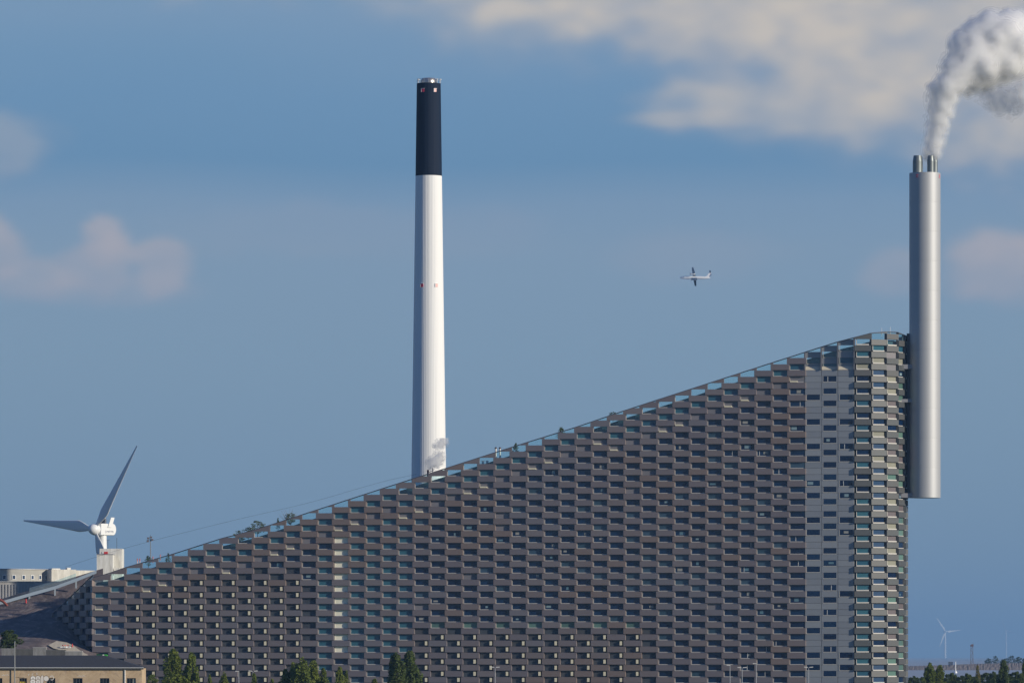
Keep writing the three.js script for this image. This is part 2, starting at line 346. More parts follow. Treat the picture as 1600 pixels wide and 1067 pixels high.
// windows: frame with its pane, vent or cream bar painting a sunlit strip under it
const blindMats = [mat(0.2, 0.3, 0.34, 0.7), mat(0.3, 0.3, 0.28, 0.8), mat(0.1, 0.2, 0.26, 0.6)];
const restFrames = [], restPanes = { shiny: [], matt: [] }, restVents = [], restBlinds = [];
windows.sort(byNear).forEach((w, i) => {
  const list = glassMats[w.kind === 'vent' ? 'louvre' : w.kind === 'sun_strip' ? 'panel' : w.kind], one = w.kind === 'clear' ? MAT.clear : pick(list), corner = w.wall === 'corner';
  const framed = !w.cut && w.kind !== 'vent' && w.kind !== 'louvre' && w.kind !== 'panel' && w.wall !== 'end', pane = w.kind === 'clear' ? w.geo : w.geo;
  if (i < LIMIT + 60) {
    const win = framed ? part('window', corner ? frameCorner : frameMain, MAT.sill, plant) : new THREE.Group();
    if (!framed) { win.name = 'window'; plant.add(win); }
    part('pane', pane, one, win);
    if (w.terrace && !w.cut && w.kind === 'dark') part('jamb_panel', jambGeo, flushMats[i % 3], win);
    if (w.kind === 'vent') part('vent', ventGeo, MAT.cream, win);
    if (w.kind === 'dark' && framed && !corner) {
      if (rnd() < 0.16) part('mullion', box(0.09, ROW - 0.3, 0.05, rr(-0.9, 0.9), 0.04, 0.027), MAT.white, win);
      if (rnd() < 0.12) part('blind', box(rr(0.5, 1.3), rr(0.35, 0.8), 0.03, rr(-0.6, 0.6), 0.1, 0.017), pick(blindMats), win);
    }
    if (w.kind === 'sun_strip' && !w.cut) part('sun_strip', sunStripGeo, MAT.cream, win);
    put(win, w.place);
  } else {
    if (framed) restFrames.push(frameMain.clone().applyMatrix4(w.place));
    const c = one.color;
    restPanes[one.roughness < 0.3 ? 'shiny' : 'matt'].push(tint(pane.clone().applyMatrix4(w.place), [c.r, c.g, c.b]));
    if (w.kind === 'dark' && rnd() < 0.12) { const b = pick(blindMats).color; restBlinds.push(tint(box(rr(0.4, 1.3), rr(0.3, 0.8), 0.03, rr(-0.6, 0.6), rr(-0.1, 0.15), 0.017).toNonIndexed().applyMatrix4(w.place), [b.r, b.g, b.b])); }
    if (w.kind === 'vent') restVents.push(ventGeo.clone().applyMatrix4(w.place));
  }
});
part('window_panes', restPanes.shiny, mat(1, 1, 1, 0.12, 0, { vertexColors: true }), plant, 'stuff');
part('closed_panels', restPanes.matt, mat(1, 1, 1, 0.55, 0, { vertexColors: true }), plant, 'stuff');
part('window_frames', restFrames, MAT.sill, plant, 'stuff');
part('vents', restVents, MAT.cream, plant, 'stuff');
part('blinds', restBlinds, mat(1, 1, 1, 0.7, 0, { vertexColors: true }), plant, 'stuff');
// thin rail along the roof line
{
  const bars = [];
  for (const [{ x, z, turn, wall }, left, right] of rail) {
    const dx = Math.cos(turn) * PITCH / 2, dz = -Math.sin(turn) * PITCH / 2, ox = Math.sin(turn) * 0.1, oz = Math.cos(turn) * 0.1;
    bars.push(bar([x - dx + ox, left + 0.05, z - dz + oz], [x + dx + ox, right + 0.05, z + dz + oz], 0.11, 0.11, 5));
  }
  part('railing', bars, MAT.darkSteel, plant);
}
// fins and floor of the recessed terrace
for (let k = 0; k <= 3; k++) {
  const x = -k * PITCH - 0.33, y1 = roofY(x) - 0.05, y0 = rowY(-0.5) + 0.02;
  part('fin', box(0.28, y1 - y0, 1.0, x, (y0 + y1) / 2, -0.06), mat(0.16, 0.16, 0.18, 0.5, 0.3), plant);
  if (k < 3) { const a = x - PITCH + 0.15, b = x - 0.15; part('terrace_floor', tris(quad([a, y0, 0.06], [b, y0, 0.06], [b, y0 + 0.8, -0.54], [a, y0 + 0.8, -0.54])), mat(0.6, 0.54, 0.42, 0.9), plant); }
}
// the solid body behind the skin, its roof deck about a metre under the rail
{
  const IN = -0.75, front = [];
  const e = [END_X - Math.cos(END_TURN) * PITCH * END_N, Math.sin(END_TURN) * PITCH * END_N], nx = Math.sin(END_TURN), nz = Math.cos(END_TURN);
  front.push([e[0] + nx * IN + 0.2, e[1] + nz * IN, endTop(1) - 1.6], [END_X + 0.75, IN - 0.2, endTop(0) - 1.6]);
  for (let c = 46; c >= 1; c--) front.push([-c * PITCH - 0.32, IN, roofY(-c * PITCH) - 1.7]);
  for (let k = 0; k < arc.length; k++) { const q = arc[Math.min(k + 1, arc.length - 1)], p = arc[Math.max(k - 1, 0)], tx = q[0] - p[0], tz = q[1] - p[1], l = Math.hypot(tx, tz); front.push([arc[k][0] + tz / l * 0.8, arc[k][1] - tx / l * 0.8, roofY(...arc[k]) - 1.7]); }
  const t = [], deck = [], back = front.map(([x, z, y]) => [Math.min(x, -3), -58, y]);
  for (let i = 0; i < front.length - 1; i++) {
    const a = front[i], b = front[i + 1];
    t.push(...quad([a[0], 0, a[1]], [b[0], 0, b[1]], [b[0], b[2], b[1]], [a[0], a[2], a[1]]));
    deck.push(...quad([a[0], a[2], a[1]], [b[0], b[2], b[1]], [back[i + 1][0], b[2], -58], [back[i][0], a[2], -58]));
    t.push(...quad([back[i + 1][0], 0, -58], [back[i][0], 0, -58], [back[i][0], a[2], -58], [back[i + 1][0], b[2], -58]));
  }
  for (const [i, s] of [[0, 1], [front.length - 1, -1]]) { const a = front[i], e0 = back[i][0], q = quad([e0, 0, -58], [a[0], 0, a[1]], [a[0], a[2], a[1]], [e0, a[2], -58]); t.push(...(s > 0 ? q : q.map((v) => v.slice().reverse()))); }
  part('body', tris(t), mat(0.05, 0.1, 0.13, 0.7), plant);
  part('roof_deck', tris(deck), mat(0.09, 0.11, 0.08, 0.95), plant);
}

// ================================================================ SILVER STACK hanging beside the building's tall end
{
  const d = 1293, b = at(1446, 778, d), top = at(1446, 270.5, d).y, R = size(24.4, d), bright = phys(0.43, 0.44, 0.455, { metalness: 0.35, roughness: 0.56 }), dull = mat(0.19, 0.215, 0.22, 0.42, 0.4);
  const s = thing('silver_chimney', 'smooth silver metal chimney hanging beside the tall end of the building', 'chimney', b);
  const H = top - b.y, n = 11, h = H / n;
  for (let k = 0; k < n; k++) {
    const g = new THREE.LatheGeometry([[R - 0.03, 0], [R, 0.03], [R, h - 0.12], [R - 0.05, h - 0.07], [R - 0.05, h]].map((p) => new THREE.Vector2(...p)), 72).translate(0, k * h, 0);
    part('shell_section', k ? g : [g, new THREE.CircleGeometry(R - 0.03, 48).rotateX(Math.PI / 2)], bright, s);
  }
  part('top_plate', new THREE.CircleGeometry(R - 0.04, 48).rotateX(-Math.PI / 2).translate(0, H - 0.02, 0), mat(0.3, 0.3, 0.32, 0.6, 0.5), s);
  const flue = (px, dz, r) => part('flue', new THREE.LatheGeometry([[r, 0], [r, 2.55], [r + 0.06, 2.6], [r * 0.97, 2.68], [r * 0.82, 3.75], [r * 0.72, 3.75], [r * 0.8, 2.4]].map((p) => new THREE.Vector2(...p)), 32).translate(size(px - 1446, d), H - 0.03, dz), dull, s);
  flue(1434, 1.1, size(7.6, d)); flue(1438.6, -1.6, size(5, d)); flue(1454.4, 1.2, size(5.4, d)); flue(1461.2, -1.0, size(5.4, d));
  for (const px of [1432, 1467.8]) { const x = size(px - 1446, d), z = Math.sqrt(R * R - x * x) + 0.03, a = Math.atan2(x, z); for (const dy of [-0.6, -1.02]) part('warning_light', box(0.5, 0.24, 0.1, x, H + dy, z, a), mat(0.75, 0.12, 0.16, 0.4), s); }
  part('gap_shade_strip', box(0.8, at(0, 521, d).y - b.y, 1.6, -R - 0.1, (at(0, 521, d).y - b.y) / 2, -0.4), MAT.darkSteel, s);  // dark strip added to stand for the shaded gap beside the building
  for (const [py, hh] of [[573.5, 7], [626.5, 5], [775, 7]]) part('bracket', box(4.6, size(hh, d), 2.4, -R - 0.15, at(0, py, d).y - b.y + (py > 700 ? 0.1 : 0), 0.6), mat(0.3, 0.3, 0.32, 0.6, 0.3), s);
}

// ================================================================ WHITE CHIMNEY with a black head
{
  const d = 1402, base = at(669.7, 1080, d), y = (py) => at(0, py, d).y - base.y, r = (px) => size(px, d), NF = 60;
  const s = thing('white_chimney', 'tall white ribbed chimney with a black upper band rising behind the building', 'chimney', base);
  const fluted = (y0, y1, r0, r1, deep) => {
    const g = new THREE.CylinderGeometry(r1, r0, y1 - y0, NF * 4, 1, true).translate(0, (y0 + y1) / 2, 0), p = g.attributes.position;
    for (let i = 0; i < p.count; i++) { const x = p.getX(i), z = p.getZ(i), a = Math.atan2(x, z), q = Math.abs(((a / (2 * Math.PI) * NF) % 1 + 1) % 1), k = q > 0.66 ? 1 - deep : 1; p.setX(i, x * k); p.setZ(i, z * k); }
    g.computeVertexNormals();
    return g;
  };
  const yb = 275, rr0 = 29, rAt = (py) => lerp(20.4, 27, (py - 275) / 470);
  part('shaft', fluted(0, y(yb), r(rAt(1080)), r(20.6), 0.007), mat(0.8, 0.8, 0.79, 0.55, 0, { flatShading: true }), s);
  part('black_band', [fluted(y(yb), y(130.5), r(20.7), r(18.7), 0.01), new THREE.CircleGeometry(r(18.7), 48).rotateX(-Math.PI / 2).translate(0, y(130.5) - 0.01, 0)], phys(0.003, 0.011, 0.032, { roughness: 0.6, specularIntensity: 0.3, flatShading: true }), s);
  part('cap', new THREE.LatheGeometry([[r(12.4), 0], [r(12.4), r(5)], [r(10.2), r(8.2)], [r(8.6), r(8.2)], [r(8.6), 0.2]].map((p) => new THREE.Vector2(...p)), 40).translate(0, y(130.5), 0), mat(0.5, 0.46, 0.42, 0.35, 0.9), s);
  const rails = [];
  for (let k = 0; k < 16; k++) { const a = k / 16 * 2 * Math.PI, R = r(18.3); rails.push(bar([Math.sin(a) * R, y(130.5), Math.cos(a) * R], [Math.sin(a) * R, y(130.5) + 1, Math.cos(a) * R], 0.04)); }
  rails.push(new THREE.TorusGeometry(r(18.3), 0.035, 5, 40).rotateX(Math.PI / 2).translate(0, y(130.5) + 1, 0), new THREE.TorusGeometry(r(18.3), 0.03, 5, 40).rotateX(Math.PI / 2).translate(0, y(130.5) + 0.55, 0));
  part('railing', rails, MAT.steel, s);
  for (const px of [-15.7, 13.2, 18.6]) part('lamp_post', [bar([r(px), y(130.5), 1], [r(px), y(125.5), 1], 0.06), new THREE.SphereGeometry(0.2, 8, 6).translate(r(px), y(125), 1)], MAT.white, s);
  for (const [py, off] of [[142.5, -9], [142.5, 10.4], [447, -10.2], [447, 12.4]]) {
    const R = r(py < 200 ? 18.9 : rAt(447)), x = r(off), z = Math.sqrt(R * R - x * x) + 0.05, a = Math.atan2(x, z);
    const f = part('warning_light', box(0.62, 0.78, 0.12, 0, 0, 0), off > 0 ? mat(0.8, 0.45, 0.42, 0.5) : mat(0.7, 0.03, 0.09, 0.4), s);
    f.position.set(x, y(py), z); f.rotation.y = a;
    part('lamp_housing', [box(0.1, 0.84, 0.2, -0.37, 0, 0.02), box(0.82, 0.08, 0.2, 0, 0.43, 0.02)], MAT.white, f);
  }
}

// ================================================================ WIND TURBINES
function bladeGeo(L, chord, thick) {   // along +y from the hub, broad a quarter of the way out
  const rings = 14, seg = 10, p = [], idx = [];
  for (let i = 0; i <= rings; i++) {
    const t = i / rings, w = t < 0.05 ? 0.34 : t < 0.22 ? lerp(0.34, 1, smoothstep(t, 0.05, 0.22)) : lerp(1, 0.12, Math.pow((t - 0.22) / 0.78, 0.85)), th = lerp(thick, thick * 0.12, Math.sqrt(t)), tw = lerp(0.06, 0.0, t);
    for (let k = 0; k < seg; k++) { const a = k / seg * 2 * Math.PI, x = Math.cos(a) * w * chord / 2 + (w - 0.34) * chord * 0.16, z = Math.sin(a) * th / 2; p.push(x * Math.cos(tw) - z * Math.sin(tw), t * L, x * Math.sin(tw) + z * Math.cos(tw)); }
  }
  for (let i = 0; i < rings; i++) for (let k = 0; k < seg; k++) { const a = i * seg + k, b = i * seg + (k + 1) % seg, c = a + seg, e = b + seg; idx.push(a, c, b, b, c, e); }
  const tip = p.length / 3; p.push(0, L * 1.004, 0);
  for (let k = 0; k < seg; k++) idx.push(rings * seg + k, tip, rings * seg + (k + 1) % seg);
  const g = new THREE.BufferGeometry();
  g.setAttribute('position', new THREE.Float32BufferAttribute(p, 3)); g.setIndex(idx); g.computeVertexNormals();
  return g;
}
function turbine(label, px, py, d, R, yaw, phase, ground, group, tall = 1) {   // yaw: which way the hub looks, 0 towards the camera
  const hub = at(px, py, d), t = thing('wind_turbine', label, 'wind turbine', [hub.x, ground, hub.z], yaw, group), y = hub.y - ground, s = R / 24;
  const white = mat(0.76, 0.77, 0.77, 0.5);
  const rotor = new THREE.Group(); rotor.name = 'rotor'; rotor.position.set(0, y, 0); t.add(rotor);
  part('hub', [new THREE.SphereGeometry(1.35 * s, 20, 14).scale(1, 1, 1.25), cyl(1.25 * s, 1.25 * s, 1.6 * s, 0, 0, 0, 20).rotateX(-Math.PI / 2)], white, rotor);
  for (let k = 0; k < 3; k++) { const b = part('blade', bladeGeo(R, 2.8 * s, 0.5 * s), white, rotor); b.rotation.z = -(phase + k * 2 * Math.PI / 3); }
  return { t, y, s, white };
}
{
  const d = 1540, { t, y, s, white } = turbine('white wind turbine behind the concrete tower at the low end', 147, 827, d, size(158, d), -40.7 * D2R, -84 * D2R, 1);
  const body = new THREE.Shape(); body.moveTo(-1.35, 1.35); body.lineTo(-7.2, 1.35); body.absarc(-7.2, 0, 1.35, Math.PI / 2, 1.5 * Math.PI, false); body.lineTo(-1.2, -1.35);
  part('nacelle', new THREE.ExtrudeGeometry(body, { depth: 2.4, bevelEnabled: true, bevelSize: 0.2, bevelThickness: 0.2, bevelSegments: 2 }).translate(0, 0, -1.2).rotateY(-Math.PI / 2).scale(s * 1.0, s * 0.9, s * 0.68).translate(0, y, 0), white, t);
  for (const sd of [-1, 1]) { const f = new THREE.Shape(); f.moveTo(0, 0); f.lineTo(1.9, 0); f.lineTo(3.2, 2.7); f.lineTo(1.5, 2.7); part('fin', new THREE.ExtrudeGeometry(f, { depth: 0.14, bevelEnabled: false }).rotateY(Math.PI / 2).scale(1, 0.95, 0.75).translate(sd * 1.5 * s, y + 0.5 * s, -2.9 * s), white, t); }
  part('cooler', box(2.2 * s, 1.4 * s, 0.5 * s, 0, y + 1.9 * s, -2.6 * s), mat(0.1, 0.11, 0.13, 0.6), t);
  part('tower', cyl(1.9 * s, 1.0 * s, y - 1.2 * s, 0, 0, -2.6 * s, 24), white, t);
  const cv = document.createElement('canvas'); cv.width = 256; cv.height = 64; const q = cv.getContext('2d'); q.fillStyle = '#e4e4e2'; q.fillRect(0, 0, 256, 64); q.fillStyle = '#22305c'; q.font = 'bold 46px sans-serif'; q.fillText('LYNETTEN', 6, 48);
  const ct = new THREE.CanvasTexture(cv); ct.colorSpace = THREE.SRGBColorSpace;
  const l = part('lettering', new THREE.PlaneGeometry(3.0 * s, 0.8 * s), new THREE.MeshStandardMaterial({ map: ct, roughness: 0.5 }), t); l.position.set(1.46 * s, y - 0.5 * s, -3.7 * s); l.rotation.y = Math.PI / 2;
}
for (const [label, px, py, d, R, yaw, ph] of [['pale distant wind turbine standing in the sea right of the building', 1478.5, 987, 44000, 27, 0.35, -0.62], ['faint hazy wind turbine above the wooded island far out', 1572, 985.5, 62000, 21, -0.5, 1.75]]) {
  const { t, y, s, white } = turbine(label, px, py, d, size(R, d), yaw, ph, 0);
  part('nacelle', box(2.4 * s, 2.4 * s, 6 * s, 0, y, -3.2 * s), white, t);
  part('tower', cyl(1.9 * s, 1.1 * s, y - 1, 0, 0, -2.4 * s, 16), white, t);
}

// ================================================================ LEFT: concrete tower, round building, slope, rail
{
  const d = 1496, b = at(165, 1060, d).setY(1), y = (py) => at(0, py, d).y - 1, x = (px) => size(px - 165, d), s = thing('concrete_tower', 'white concrete tower of two stepped blocks with a red sign', 'tower', b);
  part('front_block', box(size(25, d), y(867.5), 6, x(165.5), y(867.5) / 2, 3.2), MAT.concrete, s);
  part('rear_block', box(size(35, d), y(857.2), 8, x(172.2), y(857.2) / 2, -4.2), MAT.concrete, s);
  part('coping', [box(size(25.6, d), 0.18, 6.2, x(165.5), y(867.5) + 0.09, 3.2)], mat(0.25, 0.25, 0.26, 0.8), s);
  part('sign', box(0.95, 0.8, 0.12, x(164.6), y(864.4), -0.12), MAT.red, s);
  part('sign_white_mark', box(0.4, 0.4, 0.1, x(160), y(863.5), -0.12), MAT.white, s);
  part('antenna', [bar([x(166.5), y(857.2), -3], [x(166.5), y(843), -3], 0.06), bar([x(164.3), y(843.2), -3], [x(169.3), y(843.2), -3], 0.05)], MAT.darkSteel, s);
  part('antenna', [bar([x(180.5), y(857.2), -3], [x(180.5), y(840), -3], 0.06)], MAT.darkSteel, s);
  part('parapet_box', box(1.3, 1.4, 2, x(183.5), y(892), 4.4), MAT.concrete, s);
}
{
  const d = 1475, c = at(-8, 1060, d).setY(1), R = size(100, d), y = (py) => at(0, py, d).y - 1, s = thing('round_building', 'round pale grey building with small square windows behind the slope', 'building', [c.x, 1, c.z - 2]);
  part('drum', new THREE.CylinderGeometry(R, R, y(890.5), 72).translate(0, y(890.5) / 2, 0), mat(0.62, 0.62, 0.6, 0.85, 0, { map: stain }), s);
  part('roof_edge', new THREE.TorusGeometry(R, 0.14, 6, 72).rotateX(Math.PI / 2).translate(0, y(890.3), 0), MAT.steel, s);
  for (const px of [3, 13, 27.5, 42, 55, 66, 74.5]) {
    const x = size(px + 8, d), z = Math.sqrt(R * R - x * x), a = Math.atan2(x, z), f = part('window', [box(0.9, 0.12, 0.16, 0, -0.5, 0), box(0.9, 0.12, 0.16, 0, 0.5, 0), box(0.12, 0.88, 0.16, -0.39, 0, 0), box(0.12, 0.88, 0.16, 0.39, 0, 0)], MAT.white, s);
    f.position.set(x, y(903), z + 0.04); f.rotation.y = a;
    part('pane', box(0.7, 0.9, 0.06, 0, 0, 0), mat(0.04, 0.07, 0.13, 0.15), f);
  }
  const w = thing('white_hall', 'pale flat-faced hall between the round building and the concrete tower', 'building', [at(99, 0, d - 8).x, 1, -(d - 8)], 0.5);
  part('sunlit_wall', box(size(42, d), y(890.6), 8, 0, y(890.6) / 2, -4), mat(0.9, 0.88, 0.82, 0.85, 0, { map: stain }), w);
  part('side_wing', box(size(36, d), y(891.6), 9, size(39.5, d), y(891.6) / 2, -6), mat(0.9, 0.88, 0.82, 0.85, 0, { map: stain }), w);
  const f = part('window', box(1.1, 1.0, 0.12, size(28, d), y(904), -1.46), MAT.white, w); part('pane', box(0.7, 0.7, 0.1, size(28.4, d), y(904), -1.42), mat(0.05, 0.07, 0.1, 0.2), f);
  part('roof_duct', [box(2.2, 0.3, 2, -1.2, y(890.6) + 0.15, -3), box(1, 0.5, 1, 2.5, y(890.6) + 0.25, -3)], MAT.concrete, w);
}
{
  const d = 1452, y = (py) => at(0, py, d).y, a = at(-25, 0, d).x, b = at(128, 0, d).x, s = thing('retaining_wall', 'grey ribbed concrete wall under the round building', 'wall', [(a + b) / 2, 1, -d]);
  const ribs = [];
  for (let x = a; x < b; x += 0.75) ribs.push(box(0.34, y(909.8) - 2, 0.2, x - (a + b) / 2, (y(909.8) - 1) / 2, 0.1));
  part('wall_face', box(b - a, y(909.6) - 1, 0.6, 0, (y(909.6) - 1) / 2, -0.3), mat(0.62, 0.6, 0.58, 0.9, 0, { map: stain }), s);
  part('ribs', ribs, mat(0.42, 0.41, 0.4, 0.9), s, 'stuff');
  part('coping', box(b - a + 0.2, 0.22, 0.9, 0, y(909.6) - 0.89, -0.3), mat(0.38, 0.38, 0.38, 0.8), s);
}
// the ski slope that runs down round the low end: a tilted sheet between the building and the house
const slopeMap = texture(512, (u, v) => { const n = tile(u, v, 7, 5), m = tile(u, v, 46, 3, 6), p = smoothstep(tile(u, v, 11, 4, 14), 0.12, 0.3); return [116 + 40 * n + 22 * m + 26 * p, 103 + 34 * n + 20 * m + 26 * p, 100 + 30 * n + 18 * m + 22 * p]; });
const slopeCorners = [at(-50, 1034, 1296), at(168, 1034, 1299), at(160, 888, 1349), at(-50, 951, 1346)];
const slopePoint = (u, v) => { const [a, b, c, e] = slopeCorners, p = a.clone().lerp(b, u), q = e.clone().lerp(c, u), y0 = p.y; p.lerp(q, v); const f = v < 0.3 ? v * 0.85 : v < 0.72 ? 0.255 + (v - 0.3) * 0.72 : 0.557 + (v - 0.72) * 1.58;
  p.y = lerp(y0, q.y, lerp(v, f * (1 - 0.7 * smoothstep(u, 0.66, 0.98) * (1 - v)), Math.min(1, u * 1.5))); p.y += 1.1 * noise.noise(p.x * 0.09, p.z * 0.09, 0.4) * Math.sin(Math.PI * v); return p; };
{
  const g = new THREE.PlaneGeometry(1, 1, 60, 50), p = g.attributes.position, uv = g.attributes.uv;
  for (let i = 0; i < p.count; i++) { const q = slopePoint(uv.getX(i), uv.getY(i)); p.setXYZ(i, q.x, q.y, q.z); uv.setXY(i, q.x / 18, q.z / 18); }
  g.computeVertexNormals();
  mark(part('ski_slope', g, mat(0.8, 0.8, 0.8, 0.95, 0, { map: slopeMap, bumpMap: rough, bumpScale: 0.1 }), scene), 'brown sloping ground beside the low end of the building', 'slope', null, 'structure');
}
// a point on the slope under a pixel of the photograph, found by stepping up the sheet
function onSlope(px, py) {
  let best = null, err = 1e9;
  for (let j = 0; j <= 80; j++) for (let i = 0; i <= 80; i++) { const q = slopePoint(i / 80, j / 80), X = 800 + F * q.x / -q.z, Y = HORIZON - F * (q.y - EYE) / -q.z, e = (X - px) ** 2 + (Y - py) ** 2; if (e < err) { err = e; best = q; } }
  return best;
}
{
  const outline = [[74, 1009], [88, 1003], [104, 1006], [114, 1011], [122, 1018], [138, 1025], [128, 1026], [112, 1021], [96, 1019], [84, 1014]].map(([x, y]) => onSlope(x, y));
  const c = outline.reduce((s, p) => s.add(p), new THREE.Vector3()).multiplyScalar(1 / outline.length), t = [];
  outline.forEach((p, i) => { const q = outline[(i + 1) % outline.length]; t.push([c, q, p].map((v) => [v.x, v.y + 0.25, v.z + 0.1])); });
  mark(part('path', tris(t), mat(0.66, 0.6, 0.5, 0.95, 0, { map: stain, side: THREE.DoubleSide }), scene), 'pale sandy patch on the slope by the shadow', 'path', null, 'structure');
}
{
  const pts = [[-30, 951], [0, 942], [45, 929], [85, 918], [118, 906], [150, 893]].map(([x, y], i) => at(x, y, 1344 - i * 0.4)), s = thing('slope_guard_rail', 'pale blue-white guard rail running up the edge of the slope', 'guard rail', [0, 0, 0]);
  const band = [], posts = [], glass = [];
  for (let i = 0; i < pts.length - 1; i++) {
    const a = pts[i], b = pts[i + 1];
    for (const [z0, z1, y0, y1, list] of [[0, 0.5, -0.42, 0.3, band]]) {
      const A = [[a.x, a.y + y0, a.z + z1], [b.x, b.y + y0, b.z + z1], [b.x, b.y + y1, b.z + z1], [a.x, a.y + y1, a.z + z1]], B = A.map(([x, y, z]) => [x, y, z - 0.6]);
      list.push(tris([...quad(...A), ...quad(B[1], B[0], B[3], B[2]), ...quad(A[3], A[2], B[2], B[3]), ...quad(A[1], A[0], B[0], B[1])]));
    }
    if (i >= 2 && i < 4) glass.push(tris(quad([a.x, a.y + 0.3, a.z + 0.2], [b.x, b.y + 0.3, b.z + 0.2], [b.x, b.y + 1.5, b.z + 0.2], [a.x, a.y + 1.5, a.z + 0.2])));
    posts.push(box(0.35, 1.6, 0.35, a.x, a.y - 1.1, a.z + 0.1));
  }
  part('rail_band', band, mat(0.42, 0.5, 0.56, 0.5), s);
  posts.forEach((g) => part('post', g, mat(0.35, 0.4, 0.44, 0.6), s));
  glass.forEach((g) => part('glass_panel', g, phys(0.7, 0.85, 0.88, { transmission: 0.85, thickness: 0, roughness: 0.15 }), s));
}
{
  const c = at(-9, 955, 1343), s = thing('red_arch', 'dark red curved steel arch at the left edge beneath the guard rail', 'arch', [c.x, c.y - 4, c.z + 1.5]);
  part('arch_beam', new THREE.TorusGeometry(3.4, 0.3, 8, 40, Math.PI * 1.15).rotateZ(-0.2).translate(0, 3.4, 0), mat(0.2, 0.045, 0.03, 0.7), s);
  part('strut', [bar([2.6, 2.6, 0.1], [-1.2, -0.8, 0.6], 0.24, 0.24, 8)], mat(0.22, 0.06, 0.035, 0.7), s);
}
for (const [px, py, h, label] of [[40.5, 943, 1.1, 'small red post on the slope just under the guard rail'], [112.5, 1012, 0.9, 'small red post beside the pale sandy patch']]) {
  const q = onSlope(px, py), s = thing('marker_post', label, 'post', [q.x, q.y - 0.1, q.z + 0.2]);
  part('post', [cyl(0.2, 0.1, h, 0, 0, 0, 10)], MAT.red, s); part('base', [cyl(0.3, 0.26, 0.12, 0, 0, 0, 10)], MAT.darkSteel, s);
}
{
  const q = onSlope(101, 1014), s = thing('barrier', 'low white and orange barrier on the pale sandy patch', 'barrier', [q.x, q.y + 0.2, q.z + 0.5]);
  for (let k = 0; k < 4; k++) part('barrier_block', box(0.42, 0.34, 0.3, -0.9 + k * 0.58, 0.17, 0, rr(-0.4, 0.4)), MAT.white, s);
  for (let k = 0; k < 3; k++) part('barrier_flap', box(0.28, 0.3, 0.1, -0.6 + k * 0.56, 0.55, 0, rr(-0.4, 0.4)), MAT.orange, s);
}
{
  const q = at(160, 1027, 1297), s = thing('green_container', 'green and white container at the foot of the end wall', 'container', [q.x, q.y - 1, q.z]);
  part('body', box(1.7, 1.4, 2.2, -0.5, 0.95, 0), mat(0.01, 0.09, 0.035, 0.5), s); part('end_panel', box(0.62, 1.3, 2.2, 0.68, 0.95, 0.03), mat(0.04, 0.42, 0.04, 0.5), s);
  part('white_stripe', box(0.36, 1.3, 2.2, 0.17, 0.95, 0.06), MAT.white, s); part('lid', box(2.7, 0.12, 2.3, 0, 1.7, 0), mat(0.01, 0.06, 0.03, 0.5), s); part('hatch', box(0.3, 0.4, 0.1, -1.15, 0.9, 1.14), MAT.white, s);
}
{   // low concrete barriers along the foot of the slope
  const d = 1270;
  for (const [x0, x1, y0, y1, label, tone] of [[2, 22, 1014, 1024, 'low grey-green concrete block under the bushy tree at the left edge', 0.3], [23, 51, 1014.5, 1027, 'low dark concrete block between the pole and a paler block', 0.13], [51, 72, 1012, 1026, 'low pale concrete block at the foot of the slope', 0.33], [72, 102, 1016, 1027, 'low brown concrete block under the pale sandy patch', 0.14], [101, 128, 1018, 1027, 'low pale concrete block beside the sandy patch near the end wall', 0.36]]) {
    const a = at(x0, y1, d), b = at(x1, y0, d), s = thing('concrete_block', label, 'concrete block', [(a.x + b.x) / 2, 1, -d]);
    part('block_face', box(b.x - a.x - 0.06, b.y - 1, 2.4, 0, (b.y - 1) / 2, 0), mat(tone, tone, tone * 1.02, 0.9, 0, { map: stain }), s);
    part('coping', box(b.x - a.x, 0.1, 2.5, 0, b.y - 0.95, 0), mat(tone * 1.2, tone * 1.2, tone * 1.2, 0.9), s);
  }
}

